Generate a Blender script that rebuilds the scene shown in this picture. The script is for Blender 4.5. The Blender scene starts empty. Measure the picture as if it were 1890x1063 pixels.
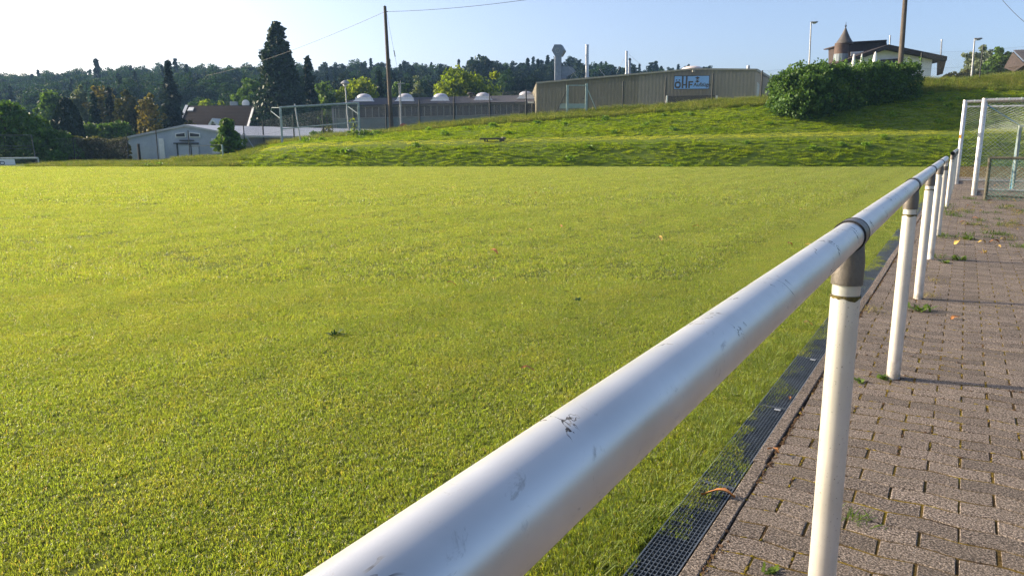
import bpy, math, random
import numpy as np
from mathutils import Vector, Matrix

# ------------------------------------------------------------------ camera, sky, sun, exposure
S = bpy.context.scene
COL = S.collection
CAM_H = 1.30
PITCH = math.atan(0.1964)
cam_data = bpy.data.cameras.new('camera')
cam_data.sensor_width = 36.0
cam_data.lens = 36.0 * 1372 / 1890
cam_data.clip_start = 0.02
cam_data.clip_end = 4000
cam = bpy.data.objects.new('camera', cam_data)
cam.location = (0, 0, CAM_H)
cam.rotation_euler = (math.radians(90) - PITCH, 0, 0)
COL.objects.link(cam)
S.camera = cam

SUN_EL = math.radians(21)
SUN_DIR = Vector((-0.956 * math.cos(SUN_EL), 0.293 * math.cos(SUN_EL), math.sin(SUN_EL))).normalized()
world = bpy.data.worlds.new('World')
S.world = world
world.use_nodes = True
wn = world.node_tree.nodes
wl = world.node_tree.links
bg = wn['Background']
sky = wn.new('ShaderNodeTexSky')
sky.sky_type = 'NISHITA'
sky.sun_disc = False
sky.sun_elevation = SUN_EL
sky.sun_rotation = math.atan2(SUN_DIR.x, SUN_DIR.y)
sky.altitude = 300
sky.air_density = 0.6
sky.dust_density = 4.0
sky.ozone_density = 1.0
wl.new(sky.outputs[0], bg.inputs[0])
bg.inputs[1].default_value = 0.15
sun_data = bpy.data.lights.new('sun', 'SUN')
sun_data.energy = 5.0
sun_data.angle = math.radians(0.5)
sun_data.color = (1.0, 0.84, 0.62)
sun = bpy.data.objects.new('sun', sun_data)
sun.rotation_euler = (-SUN_DIR).to_track_quat('-Z', 'Y').to_euler()
sun.location = SUN_DIR * 200
COL.objects.link(sun)
S.view_settings.view_transform = 'Standard'
S.view_settings.look = 'None'
S.view_settings.exposure = 1.0
S.view_settings.gamma = 1
S.render.engine = 'CYCLES'
S.cycles.use_denoising = True
S.cycles.denoiser = 'OPENIMAGEDENOISE'
S.cycles.denoising_input_passes = 'RGB_ALBEDO_NORMAL'
S.cycles.denoising_prefilter = 'NONE'
S.cycles.max_bounces = 8
S.cycles.transparent_max_bounces = 16
S.cycles.volume_bounces = 0
S.cycles.sample_clamp_indirect = 6

# ------------------------------------------------------------------ measuring helpers
CP, SP = math.cos(PITCH), math.sin(PITCH)

def ray(x, y):
    u = (x - 945) / 1372.0
    v = (531.5 - y) / 1372.0
    return u, CP + v * SP, -SP + v * CP

def P(x, y, Y):
    """the point at depth Y in the direction measured in the photograph"""
    a, b, c = ray(x, y)
    t = Y / b
    return Vector((a * t, Y, CAM_H + c * t))

def G(x, y, z=0.0):
    a, b, c = ray(x, y)
    t = (z - CAM_H) / c
    return Vector((a * t, b * t, z))

ANG = math.radians(31.0)
DX, DY = math.sin(ANG), math.cos(ANG)          # direction of the railing
NX, NY = math.cos(ANG), -math.sin(ANG)         # to its right

def R(a, n, z=0.0):
    return Vector((a * DX + n * NX, a * DY + n * NY, z))

def interp(x, tab):
    return float(np.interp(x, [t[0] for t in tab], [t[1] for t in tab]))

def smooth(a, b, x):
    t = min(1, max(0, (x - a) / (b - a)))
    return t * t * (3 - 2 * t)

# ------------------------------------------------------------------ building helpers
ORIGIN = {}

class MB:
    def __init__(s):
        s.v = []; s.f = []; s.m = []; s.mi = 0
    def add(s, vs, fs):
        o = len(s.v)
        s.v.extend(tuple(p) for p in vs)
        for f in fs:
            s.f.append(tuple(i + o for i in f)); s.m.append(s.mi)
        return s
    def box(s, c, size, rz=0.0, rx=0.0):
        hx, hy, hz = size[0] / 2, size[1] / 2, size[2] / 2
        M = Matrix.Rotation(rz, 3, 'Z') @ Matrix.Rotation(rx, 3, 'X')
        c = Vector(c)
        vs = [c + M @ Vector((x * hx, y * hy, z * hz)) for z in (-1, 1) for y in (-1, 1) for x in (-1, 1)]
        return s.add(vs, [(0, 2, 3, 1), (4, 5, 7, 6), (0, 1, 5, 4), (2, 6, 7, 3), (0, 4, 6, 2), (1, 3, 7, 5)])
    def tube(s, pts, r, n=8, cap=True):
        pts = [Vector(p) for p in pts]
        k = len(pts)
        rs = list(r) if isinstance(r, (list, tuple)) else [r] * k
        vs = []; fs = []
        ref = None
        for i, p in enumerate(pts):
            d = (pts[min(i + 1, k - 1)] - pts[max(i - 1, 0)]).normalized()
            if ref is None:
                up = Vector((0, 0, 1)) if abs(d.z) < 0.9 else Vector((1, 0, 0))
                a = d.cross(up).normalized()
            else:
                a = (ref - d * ref.dot(d)).normalized()
            ref = a
            b = d.cross(a)
            for j in range(n):
                t = 2 * math.pi * j / n
                vs.append(p + (a * math.cos(t) + b * math.sin(t)) * rs[i])
        for i in range(k - 1):
            for j in range(n):
                j2 = (j + 1) % n
                fs.append((i * n + j, i * n + j2, (i + 1) * n + j2, (i + 1) * n + j))
        if cap:
            fs.append(tuple(range(n - 1, -1, -1)))
            fs.append(tuple((k - 1) * n + j for j in range(n)))
        return s.add(vs, fs)
    def lathe(s, c, prof, n=20):
        c = Vector(c); vs = []; fs = []
        for (r, z) in prof:
            for j in range(n):
                t = 2 * math.pi * j / n
                vs.append(c + Vector((r * math.cos(t), r * math.sin(t), z)))
        for i in range(len(prof) - 1):
            for j in range(n):
                j2 = (j + 1) % n
                fs.append((i * n + j, i * n + j2, (i + 1) * n + j2, (i + 1) * n + j))
        fs.append(tuple((len(prof) - 1) * n + j for j in range(n)))
        fs.append(tuple(range(n - 1, -1, -1)))
        return s.add(vs, fs)
    def prism(s, poly, ext):
        """a polygon (3-D points) pushed along ext"""
        poly = [Vector(p) for p in poly]; ext = Vector(ext); n = len(poly)
        vs = poly + [p + ext for p in poly]
        fs = [tuple(range(n)), tuple(range(2 * n - 1, n - 1, -1))]
        for i in range(n):
            j = (i + 1) % n
            fs.append((i, i + n, j + n, j))
        return s.add(vs, fs)

def mesh_from(name, vs, fs, org=(0, 0, 0)):
    me = bpy.data.meshes.new(name)
    o = Vector(org)
    me.from_pydata([(p[0] - o.x, p[1] - o.y, p[2] - o.z) for p in vs], [], fs)
    me.update()
    return me

def fix_normals(me):
    import bmesh
    bm = bmesh.new(); bm.from_mesh(me)
    bmesh.ops.recalc_face_normals(bm, faces=bm.faces[:])
    bm.to_mesh(me); bm.free()

def link(name, me, mat, parent=None, org=(0, 0, 0), smooth_=False):
    o = bpy.data.objects.new(name, me)
    COL.objects.link(o)
    for m in (mat if isinstance(mat, (list, tuple)) else [mat]):
        me.materials.append(m)
    if parent is not None:
        o.parent = parent
        ORIGIN[o.name] = ORIGIN[parent.name]
    else:
        o.location = org
        ORIGIN[o.name] = Vector(org)
    if smooth_:
        me.polygons.foreach_set('use_smooth', [True] * len(me.polygons))
    return o

def tag(o, label, cat, group=None, kind=None):
    o['label'] = label
    o['category'] = cat
    if group: o['group'] = group
    if kind: o['kind'] = kind
    return o

def thing(name, label, cat, loc, group=None):
    o = bpy.data.objects.new(name, None)
    o.empty_display_size = 0.2
    COL.objects.link(o)
    o.location = loc
    ORIGIN[o.name] = Vector(loc)
    return tag(o, label, cat, group)

def part(parent, name, mb, mat, smooth_=False, bevel=0, label=None, auto=None):
    me = mesh_from(name, mb.v, mb.f, ORIGIN[parent.name])
    fix_normals(me)
    o = link(name, me, mat, parent, smooth_=smooth_)
    if isinstance(mat, (list, tuple)):
        me.polygons.foreach_set('material_index', mb.m)
    if bevel:
        b = o.modifiers.new('bevel', 'BEVEL'); b.width = bevel; b.segments = 2; b.limit_method = 'ANGLE'
    if auto:
        me.polygons.foreach_set('use_smooth', [True] * len(me.polygons))
        me.set_sharp_from_angle(angle=math.radians(auto))
    if label: o['label'] = label
    return o

def single(name, label, cat, mb, mat, loc, group=None, kind=None, smooth_=False, auto=None, bevel=0):
    me = mesh_from(name, mb.v, mb.f, loc)
    fix_normals(me)
    o = link(name, me, mat, None, loc, smooth_)
    if isinstance(mat, (list, tuple)):
        me.polygons.foreach_set('material_index', mb.m)
    if bevel:
        b = o.modifiers.new('bevel', 'BEVEL'); b.width = bevel; b.segments = 2; b.limit_method = 'ANGLE'
    if auto:
        me.polygons.foreach_set('use_smooth', [True] * len(me.polygons))
        me.set_sharp_from_angle(angle=math.radians(auto))
    return tag(o, label, cat, group, kind)

def quads_mesh(name, V4):
    """V4: N x 4 x 3 numpy -> mesh of loose quads"""
    n = len(V4)
    me = bpy.data.meshes.new(name)
    me.vertices.add(n * 4)
    me.vertices.foreach_set('co', np.ascontiguousarray(V4, dtype=np.float32).reshape(-1))
    me.loops.add(n * 4)
    me.loops.foreach_set('vertex_index', np.arange(n * 4, dtype=np.int32))
    me.polygons.add(n)
    me.polygons.foreach_set('loop_start', np.arange(n, dtype=np.int32) * 4)
    me.update(calc_edges=True)
    me.validate()
    return me

# ------------------------------------------------------------------ material helpers
class NT:
    def __init__(s, name):
        s.mat = bpy.data.materials.new(name)
        s.mat.use_nodes = True
        s.t = s.mat.node_tree
        s.t.nodes.clear()
        s.out = s.t.nodes.new('ShaderNodeOutputMaterial')
    def n(s, typ, **kw):
        nd = s.t.nodes.new('ShaderNode' + typ)
        for k, v in kw.items():
            if k.startswith('i_'):
                nd.inputs[k[2:].replace('_', ' ')].default_value = v
            else:
                setattr(nd, k, v)
        return nd
    def l(s, a, b):
        s.t.links.new(a, b)
    def coord(s, kind='Object', scale=None):
        if kind == 'World':
            o = s.n('NewGeometry').outputs['Position']
        else:
            o = s.n('TexCoord').outputs[kind]
        if scale is not None:
            mp = s.n('Mapping'); s.l(o, mp.inputs[0])
            mp.inputs['Scale'].default_value = scale
            o = mp.outputs[0]
        return o
    def noise(s, vec, scale, detail=3, rough=0.55, dist=0.0):
        nd = s.n('TexNoise')
        nd.inputs['Scale'].default_value = scale
        nd.inputs['Detail'].default_value = detail
        nd.inputs['Roughness'].default_value = rough
        nd.inputs['Distortion'].default_value = dist
        s.l(vec, nd.inputs['Vector'])
        return nd.outputs[0]
    def ramp(s, fac, stops, interp_='LINEAR'):
        r = s.n('ValToRGB')
        r.color_ramp.interpolation = interp_
        e = r.color_ramp.elements
        while len(e) < len(stops): e.new(0.5)
        for i, (p, c) in enumerate(stops):
            e[i].position = p
            if not hasattr(c, '__len__'): c = (c, c, c)
            e[i].color = (*c[:3], 1)
        s.l(fac, r.inputs[0])
        return r.outputs[0]
    def mix(s, fac, a, b, mode='MIX'):
        m = s.n('MixRGB', blend_type=mode)
        for i, x in ((0, fac), (1, a), (2, b)):
            if hasattr(x, 'is_linked') or hasattr(x, 'links'):
                s.l(x, m.inputs[i])
            else:
                m.inputs[i].default_value = x if i == 0 else (*x[:3], 1)
        return m.outputs[0]
    def math(s, op, a, b=None, clamp=False):
        m = s.n('Math', operation=op, use_clamp=clamp)
        for i, x in ((0, a), (1, b)):
            if x is None: continue
            if hasattr(x, 'links'): s.l(x, m.inputs[i])
            else: m.inputs[i].default_value = x
        return m.outputs[0]
    def bump(s, h, strength=0.3, dist=0.01):
        b = s.n('Bump'); b.inputs['Strength'].default_value = strength
        b.inputs['Distance'].default_value = dist
        s.l(h, b.inputs['Height'])
        return b.outputs[0]
    def pbr(s, color, rough=0.6, metal=0.0, spec=0.4, normal=None, **kw):
        p = s.n('BsdfPrincipled')
        for nm, x in (('Base Color', color), ('Roughness', rough), ('Metallic', metal), ('Specular IOR Level', spec)):
            if hasattr(x, 'links'): s.l(x, p.inputs[nm])
            elif hasattr(x, '__len__'): p.inputs[nm].default_value = (*x[:3], 1)
            else: p.inputs[nm].default_value = x
        if normal is not None: s.l(normal, p.inputs['Normal'])
        for k, v in kw.items(): p.inputs[k.replace('_', ' ')].default_value = v
        return p
    def done(s, sh):
        s.l(sh.outputs[0] if hasattr(sh, 'outputs') else sh, s.out.inputs[0])
        return s.mat

def worn(name, col, col2=None, rough=0.6, metal=0.0, scale=3.0, bump=0.15, grime=0.25, coord='Object', spec=0.4):
    """an ordinary surface with two tones of unevenness, a little grime and fine relief"""
    t = NT(name)
    c = t.coord(coord)
    col2 = col2 or tuple(x * 0.72 for x in col)
    a = t.noise(c, scale, 5, 0.6)
    b = t.noise(c, scale * 9, 3, 0.6)
    f = t.math('ADD', t.math('MULTIPLY', a, 0.65), t.math('MULTIPLY', b, 0.35))
    colr = t.ramp(f, [(0.36, col2), (0.6, col)])
    g = t.noise(c, scale * 0.6, 6, 0.7, 1.0)
    gm = t.ramp(g, [(0.56, 0.0), (0.75, 1.0)])
    colr = t.mix(t.math('MULTIPLY', gm, grime), colr, tuple(x * 0.35 for x in col2))
    rr = t.ramp(b, [(0.3, max(0.02, rough - 0.1)), (0.7, min(1, rough + 0.12))])
    return t.done(t.pbr(colr, rr, metal, spec, t.bump(b, bump, 0.01)))

def leafy(name, stops, trans=0.4, scale=0.5, rough=0.55, spec=0.3, tint=0.25, yellow=(0.16, 0.15, 0.02), dry=0.0):
    """leaves or grass: thin two-sided blades that let some sun through"""
    t = NT(name)
    w = t.coord('World')
    a = t.noise(w, scale, 3, 0.6)
    b = t.noise(w, scale * 11, 2, 0.6)
    f = t.math('ADD', t.math('MULTIPLY', a, 0.6), t.math('MULTIPLY', b, 0.4))
    col = t.ramp(f, stops)
    rnd = t.n('NewGeometry').outputs['Random Per Island']
    rb = t.ramp(rnd, [(0.0, 1 - tint), (1.0, 1 + tint)])
    col = t.mix(1.0, col, rb, 'MULTIPLY')
    if dry > 0:
        m = t.math('GREATER_THAN', rnd, 1 - dry)
        col = t.mix(t.math('MULTIPLY', m, 0.8), col, yellow)
    p = t.pbr(col, rough, 0.0, spec)
    tr = t.n('BsdfTranslucent')
    t.l(t.mix(1.0, col, (1.25, 1.2, 0.5), 'MULTIPLY'), tr.inputs[0])
    mx = t.n('MixShader'); mx.inputs[0].default_value = trans
    t.l(p.outputs[0], mx.inputs[1]); t.l(tr.outputs[0], mx.inputs[2])
    return t.done(mx)

# ------------------------------------------------------------------ scattering of uncountable things (geometry nodes)
def variant(name, me, mats):
    for m in mats: me.materials.append(m)
    return bpy.data.objects.new(name, me)      # only a source for the scatter, not linked to the scene

def scatter(name, pts, rots, scales, idx, variants, label, cat):
    me = bpy.data.meshes.new(name)
    n = len(pts)
    me.vertices.add(n)
    me.vertices.foreach_set('co', np.asarray(pts, dtype=np.float32).reshape(-1))
    for nm, typ, arr, key in (('rot', 'FLOAT_VECTOR', rots, 'vector'), ('siz', 'FLOAT_VECTOR', scales, 'vector'), ('pick', 'INT', idx, 'value')):
        at = me.attributes.new(nm, typ, 'POINT')
        at.data.foreach_set(key, np.asarray(arr, dtype=np.int32 if typ == 'INT' else np.float32).reshape(-1))
    me.update()
    o = bpy.data.objects.new(name, me)
    COL.objects.link(o)
    for v in variants:
        for m in v.data.materials:
            if m.name not in [x.name for x in me.materials]: me.materials.append(m)
    g = bpy.data.node_groups.new(name, 'GeometryNodeTree')
    g.interface.new_socket('Geometry', in_out='INPUT', socket_type='NodeSocketGeometry')
    g.interface.new_socket('Geometry', in_out='OUTPUT', socket_type='NodeSocketGeometry')
    N = g.nodes
    gi = N.new('NodeGroupInput'); go = N.new('NodeGroupOutput')
    iop = N.new('GeometryNodeInstanceOnPoints')
    join = N.new('GeometryNodeJoinGeometry')
    for v in reversed(variants):
        oi = N.new('GeometryNodeObjectInfo')
        oi.inputs['Object'].default_value = v
        ti = N.new('GeometryNodeGeometryToInstance')
        g.links.new(oi.outputs['Geometry'], ti.inputs[0])
        g.links.new(ti.outputs[0], join.inputs[0])
    def attr(nm, typ):
        a = N.new('GeometryNodeInputNamedAttribute')
        a.data_type = typ
        a.inputs['Name'].default_value = nm
        return a.outputs[0]
    e2r = N.new('FunctionNodeEulerToRotation')
    g.links.new(attr('rot', 'FLOAT_VECTOR'), e2r.inputs[0])
    g.links.new(gi.outputs[0], iop.inputs['Points'])
    g.links.new(join.outputs[0], iop.inputs['Instance'])
    iop.inputs['Pick Instance'].default_value = True
    g.links.new(attr('pick', 'INT'), iop.inputs['Instance Index'])
    g.links.new(e2r.outputs[0], iop.inputs['Rotation'])
    g.links.new(attr('siz', 'FLOAT_VECTOR'), iop.inputs['Scale'])
    g.links.new(iop.outputs[0], go.inputs[0])
    md = o.modifiers.new('scatter', 'NODES')
    md.node_group = g
    return tag(o, label, cat, None, 'stuff')

def blades(rng, n, size, h0, h1, w0, w1, lean=0.35, segs=2, circle=False, clump=0.0):
    """n grass blades over a square (or disc) patch -> mesh"""
    if circle:
        r = size * np.sqrt(rng.random(n)) * 0.5; a = rng.random(n) * 6.283
        x, y = r * np.cos(a), r * np.sin(a)
    else:
        x = (rng.random(n) - .5) * size; y = (rng.random(n) - .5) * size
        nc = max(4, n // 14); cl = rng.integers(0, nc, n); cx_, cy_ = (rng.random(nc) - .5) * size, (rng.random(nc) - .5) * size
        sel = rng.random(n) < clump; sd = size / math.sqrt(nc) * .22
        x = np.where(sel, cx_[cl] + rng.normal(0, sd, n), x); y = np.where(sel, cy_[cl] + rng.normal(0, sd, n), y)
    h = h0 + (h1 - h0) * rng.random(n); w = w0 + (w1 - w0) * rng.random(n)
    a = rng.random(n) * 6.283
    ca, sa = np.cos(a), np.sin(a)
    if circle:
        la = np.arctan2(y, x) + rng.normal(0, .7, n)
        L = lean * (.35 + np.hypot(x, y) / (size * .5))
    else:
        la = rng.random(n) * 6.283; L = lean * rng.random(n)
    lx, ly = np.cos(la) * L * h, np.sin(la) * L * h
    z = np.zeros(n)
    hw = w / 2
    base = np.stack([x, y, z], 1); side = np.stack([ca * hw, sa * hw, z], 1)
    mid = base + np.stack([lx * .35, ly * .35, h * .55], 1)
    tip = base + np.stack([lx, ly, h * np.sqrt(np.clip(1 - L * L * .5, .3, 1))], 1)
    if segs == 2:
        q1 = np.stack([base - side, base + side, mid + side * .85, mid - side * .85], 1)
        q2 = np.stack([mid - side * .85, mid + side * .85, tip + side * .12, tip - side * .12], 1)
        V = np.empty((n * 2, 4, 3)); V[0::2] = q1; V[1::2] = q2
        me = bpy.data.meshes.new('blades')
        # six shared vertices a blade, so that a blade is one island
        vv = np.stack([base - side, base + side, mid - side * .85, mid + side * .85, tip - side * .12, tip + side * .12], 1).reshape(-1, 3)
        k = np.arange(n)[:, None] * 6
        ff = np.concatenate([k + np.array([[0, 1, 3, 2]]), k + np.array([[2, 3, 5, 4]])], 1).reshape(-1, 4)
        me.vertices.add(len(vv)); me.vertices.foreach_set('co', vv.astype(np.float32).reshape(-1))
        me.loops.add(ff.size); me.loops.foreach_set('vertex_index', ff.astype(np.int32).reshape(-1))
        me.polygons.add(len(ff)); me.polygons.foreach_set('loop_start', np.arange(len(ff), dtype=np.int32) * 4)
        me.update(calc_edges=True)
        return me
    return quads_mesh('blades', np.stack([base - side, base + side, tip + side * .2, tip - side * .2], 1))

# ------------------------------------------------------------------ the land
Y_FOOT, Y_EDGE, Y_LEDGE, Y_CREST = 40.6, 44.2, 46.0, 55.0
def table(pairs, Y):
    out = []
    for x, y in pairs:
        p = P(x, y, Y); out.append((p.x, p.z))
    return out
CREST = table([(340, 306), (380, 303), (440, 287), (520, 266), (600, 255), (660, 250), (720, 244), (800, 234), (900, 224), (990, 217),
               (1080, 209), (1230, 197), (1310, 190), (1400, 184), (1500, 176), (1600, 164), (1700, 154), (1800, 151), (1890, 141), (2100, 128), (2600, 110)], Y_CREST)
EDGE = table([(340, 306), (380, 304), (440, 293), (490, 279), (560, 272.5), (700, 268.5), (860, 266), (1000, 262.5), (1370, 255.5), (1600, 251), (1770, 248), (1890, 245), (2600, 235)], Y_EDGE)

def yard(x):
    return interp(x, [(-300, 0), (-60, -0.1), (-6, -0.2), (6, 0.8), (18, 2.4), (28, 3.8), (34, 5.2), (60, 6.5), (120, 9), (300, 14)])

def land(x, y):
    if y < 38: base = -0.13
    crest = max(0.0, interp(x, CREST)); edge = max(0.0, min(interp(x, EDGE), crest + .05))
    far = yard(x) + 13 * smooth(105, 300, y) - 16 * smooth(330, 900, y)
    if y <= Y_FOOT: return -0.13
    if y <= Y_EDGE:
        t = (y - Y_FOOT) / (Y_EDGE - Y_FOOT)
        return -0.13 + (edge + 0.13) * (0.6 * t + 0.4 * math.sin(t * math.pi / 2))
    led = min(edge + 0.27, crest) if crest > edge else edge
    if y <= Y_LEDGE:
        return edge + (led - edge) * (y - Y_EDGE) / (Y_LEDGE - Y_EDGE)
    if y <= Y_CREST:
        t = (y - Y_LEDGE) / (Y_CREST - Y_LEDGE)
        return led + (crest - led) * (0.6 * t + 0.4 * math.sin(t * math.pi / 2)) 
    t = smooth(Y_CREST + 0.6, Y_CREST + 7, y)
    return crest * (1 - t) + far * t

def frange(a, b, s):
    out = []
    while a < b - 1e-6:
        out.append(a); a += s
    return out
xs = frange(-370, -80, 29) + frange(-80, -22, 2) + frange(-22, 48, 0.5) + frange(48, 100, 2) + frange(100, 371, 30)
ys = frange(-60, 36, 8) + frange(36, 40, 1) + frange(40, 62, 0.35) + frange(62, 120, 2.5) + frange(120, 401, 10)
rg = random.Random(3)
gv = [(x, y, land(x, y) + (rg.gauss(0, 0.02) if Y_FOOT < y < 60 and -16 < x < 48 else 0)) for y in ys for x in xs]
nx_ = len(xs)
gf = [(j * nx_ + i, j * nx_ + i + 1, (j + 1) * nx_ + i + 1, (j + 1) * nx_ + i) for j in range(len(ys) - 1) for i in range(nx_ - 1)]
m_ground = worn('meadow_soil', (0.12, 0.165, 0.022), (0.085, 0.12, 0.018), 0.95, 0, 0.5, 0.3, 0.2, 'World', 0.1)
tag(link('ground', mesh_from('ground', gv, gf), m_ground, None, (0, 0, 0), True), 'grassy ground and embankment rising behind the pitch', 'ground', None, 'structure')

# the pitch: a soil sheet carrying the turf
corner = R((Y_FOOT - 0.25 + 0.775 * 0.515) / DY, -0.775)
pitch_poly = [R(-4, -0.775, -0.03), (corner.x, Y_FOOT - 0.25, -0.03), (-75, Y_FOOT - 0.25, -0.03), (-75, -1.5, -0.03)]
m_turf = worn('turf_soil', (0.085, 0.105, 0.016), (0.06, 0.075, 0.012), 0.95, 0, 0.8, 0.3, 0.2, 'World', 0.1)
mb = MB(); mb.prism(pitch_poly, (0, 0, -0.09))
single('pitch', 'mown football pitch soil', 'pitch', mb, m_turf, (0, 0, 0), None, 'structure')

# turf ------------------------------------------------------------------
def turf_material():
    t = NT('mown_turf')
    w = t.coord('World')
    a = t.noise(w, 0.42, 4, 0.6)
    b = t.noise(w, 3.1, 3, 0.6)
    f = t.math('ADD', t.math('MULTIPLY', a, 0.4), t.math('MULTIPLY', b, 0.6))
    col = t.ramp(f, [(0.28, (0.100, 0.160, 0.019)), (0.48, (0.126, 0.180, 0.024)), (0.62, (0.152, 0.194, 0.030)), (0.78, (0.205, 0.210, 0.050))])
    # mowing bands along the touchline: paler sheen of blades lying the other way, painted as colour
    mp = t.n('Mapping'); t.l(w, mp.inputs[0]); mp.inputs['Rotation'].default_value = (0, 0, ANG)
    wv = t.n('TexWave', wave_type='BANDS', bands_direction='X', wave_profile='SIN')
    wv.inputs['Scale'].default_value = 0.27; wv.inputs['Distortion'].default_value = 0.25; wv.inputs['Detail'].default_value = 1
    t.l(mp.outputs[0], wv.inputs['Vector'])
    wv2 = t.n('TexWave', wave_type='BANDS', bands_direction='Y', wave_profile='SIN')
    wv2.inputs['Scale'].default_value = 0.42; wv2.inputs['Distortion'].default_value = .6; wv2.inputs['Detail'].default_value = 2
    mp2 = t.n('Mapping'); t.l(w, mp2.inputs[0]); mp2.inputs['Rotation'].default_value = (0, 0, 0.06)
    t.l(mp2.outputs[0], wv2.inputs['Vector'])
    band = t.ramp(t.math('ADD', t.math('MULTIPLY', wv.outputs[1], 0.78), t.math('MULTIPLY', wv2.outputs[1], 0.22)), [(0.25, 0.955), (0.75, 1.045)])
    col = t.mix(1.0, col, band, 'MULTIPLY')
    rnd = t.n('NewGeometry').outputs['Random Per Island']
    col = t.mix(1.0, col, t.ramp(rnd, [(0, 0.4), (1, 1.6)]), 'MULTIPLY')
    dry = t.math('GREATER_THAN', rnd, 0.94)
    col = t.mix(t.math('MULTIPLY', dry, 0.75), col, (0.26, 0.20, 0.07))
    p = t.pbr(col, 0.42, 0, 1.0, None, Coat_Weight=.5, Coat_Roughness=.42)
    tr = t.n('BsdfTranslucent'); t.l(t.mix(1.0, col, (2.35, 2.05, 1.1), 'MULTIPLY'), tr.inputs[0])
    mx = t.n('MixShader'); mx.inputs[0].default_value = 0.64
    t.l(p.outputs[0], mx.inputs[1]); t.l(tr.outputs[0], mx.inputs[2])
    return t.done(mx)
m_blade = turf_material()
rng = np.random.default_rng(11)
near_v = [variant('turf_patch', blades(rng, 4200, 0.44, 0.006, 0.018, 0.0013, 0.0028, 1.2, 2, False, .6), [m_blade]) for _ in range(5)]
mid_v = [variant('turf_patch', blades(rng, 2600, 0.84, 0.009, 0.026, 0.003, 0.0055, 1.1, 1, False, .6), [m_blade]) for _ in range(4)]
far_v = [variant('turf_patch', blades(rng, 3000, 1.7, 0.012, 0.034, 0.007, 0.013, 0.9, 1, False, .6), [m_blade]) for _ in range(4)]
pts = []; scl = []; idx = []; rot = []
rt = random.Random(8)
def in_view(x, y, m=1.0):
    return -0.9 * y - 3.2 < x < 0.9 * y + 3.2
def nn(x, y): return x * NX + y * NY
for (y0, y1, step, lo, cnt, lim) in ((-0.4, 7.0, 0.25, 0, 5, -1.04), (7.0, 16.0, 0.5, 5, 4, -1.38), (16.0, Y_FOOT - 0.3, 1.05, 9, 4, -2.0)):
    y = y0
    while y < y1:
        x = -0.92 * y - 3.4
        while x < 0.92 * y + 3.4:
            px, py = x + rt.uniform(-.3, .3) * step, y + rt.uniform(-.3, .3) * step
            if nn(px, py) < lim and in_view(px, py):
                pts.append((px, py, -0.03)); scl.append((1, 1, rt.uniform(.85, 1.1))); idx.append(lo + rt.randrange(cnt)); rot.append((0, 0, rt.random() * 6.283))
            x += step
        y += step
# the ragged edge beside the drain
a = -0.8
while a < 46:
    near = a < 16
    wob = .035 * math.sin(a * 5.1) + .03 * math.sin(a * 2.3 + 1) + .02 * math.sin(a * 13)
    if near and rt.random() < .7:
        p = R(a + rt.uniform(-.05, .05), -0.885 + wob * .6 + rt.uniform(-.02, .02))
        pts.append((p.x, p.y, -0.015)); scl.append((1, 1, rt.uniform(.8, 1.2))); idx.append(13); rot.append((0, 0, rt.random() * 6.283))
    for k in range(4 if a < 7 else 7):
        p = R(a + rt.uniform(-.05, .05), -0.906 + wob * .8 - (0.10 if a < 7 else .17) * k + rt.uniform(-.02, .035))
        pts.append((p.x, p.y, -0.03 if k > 0 else -.014)); s = rt.uniform(.55, .95) if k == 0 else rt.uniform(.8, 1.1); scl.append((s, s, rt.uniform(.9, 1.3))); idx.append(rt.randrange(5)); rot.append((0, 0, rt.random() * 6.283))
    a += 0.13 if near else 0.17
m_edge = leafy('edge_straw', [(.35, (.11, .19, .03)), (.62, (.22, .26, .06)), (.75, (.42, .36, .18))], .35, 9, .6, .3, .35)
edge_v = variant('edge_tuft', blades(rng, 70, 0.20, 0.03, 0.085, 0.0014, 0.003, 1.2, 2, True), [m_edge])
scatter('pitch_grass', pts, rot, scl, idx, near_v + mid_v + far_v + [edge_v], 'short mown grass covering the football pitch', 'grass')

# embankment grass -------------------------------------------------------
m_bank = leafy('bank_grass', [(0.32, (0.11, 0.20, 0.014)), (0.46, (0.19, 0.29, 0.018)), (0.60, (0.27, 0.35, 0.024)), (0.74, (0.36, 0.37, 0.06))], 0.6, 0.7, 0.5, 0.3, 0.45, (0.2, 0.17, 0.05), 0.05)
m_tall = leafy('tall_grass', [(0.34, (0.09, 0.16, 0.018)), (0.55, (0.17, 0.22, 0.035)), (0.72, (0.28, 0.27, 0.09))], 0.45, 0.6, 0.6, 0.2, 0.35, (0.28, 0.24, 0.10), 0.2)
m_weed = leafy('weed_leaf', [(0.35, (0.09, 0.19, 0.014)), (0.65, (0.18, 0.30, 0.022))], 0.5, 0.8, 0.45, 0.4, 0.25)
tuft = [variant('grass_tuft', blades(rng, 150, 0.58, 0.05, 0.16, 0.010, 0.022, 1.0, 2, True), [m_bank]) for _ in range(4)]
m_ledge = leafy('ledge_grass', [(0.32, (0.25, 0.31, 0.04)), (0.5, (0.34, 0.38, 0.05)), (0.7, (0.42, 0.42, 0.08))], 0.62, 0.7, 0.5, 0.3, 0.3)
short = [variant('grass_tuft', blades(rng, 200, 0.6, 0.02, 0.05, 0.010, 0.02, 0.8, 1), [m_ledge]) for _ in range(2)]
tall = [variant('grass_tuft', blades(rng, 110, 0.6, 0.20, 0.50, 0.008, 0.018, 0.55, 2, True), [m_tall]) for _ in range(3)]
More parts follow.
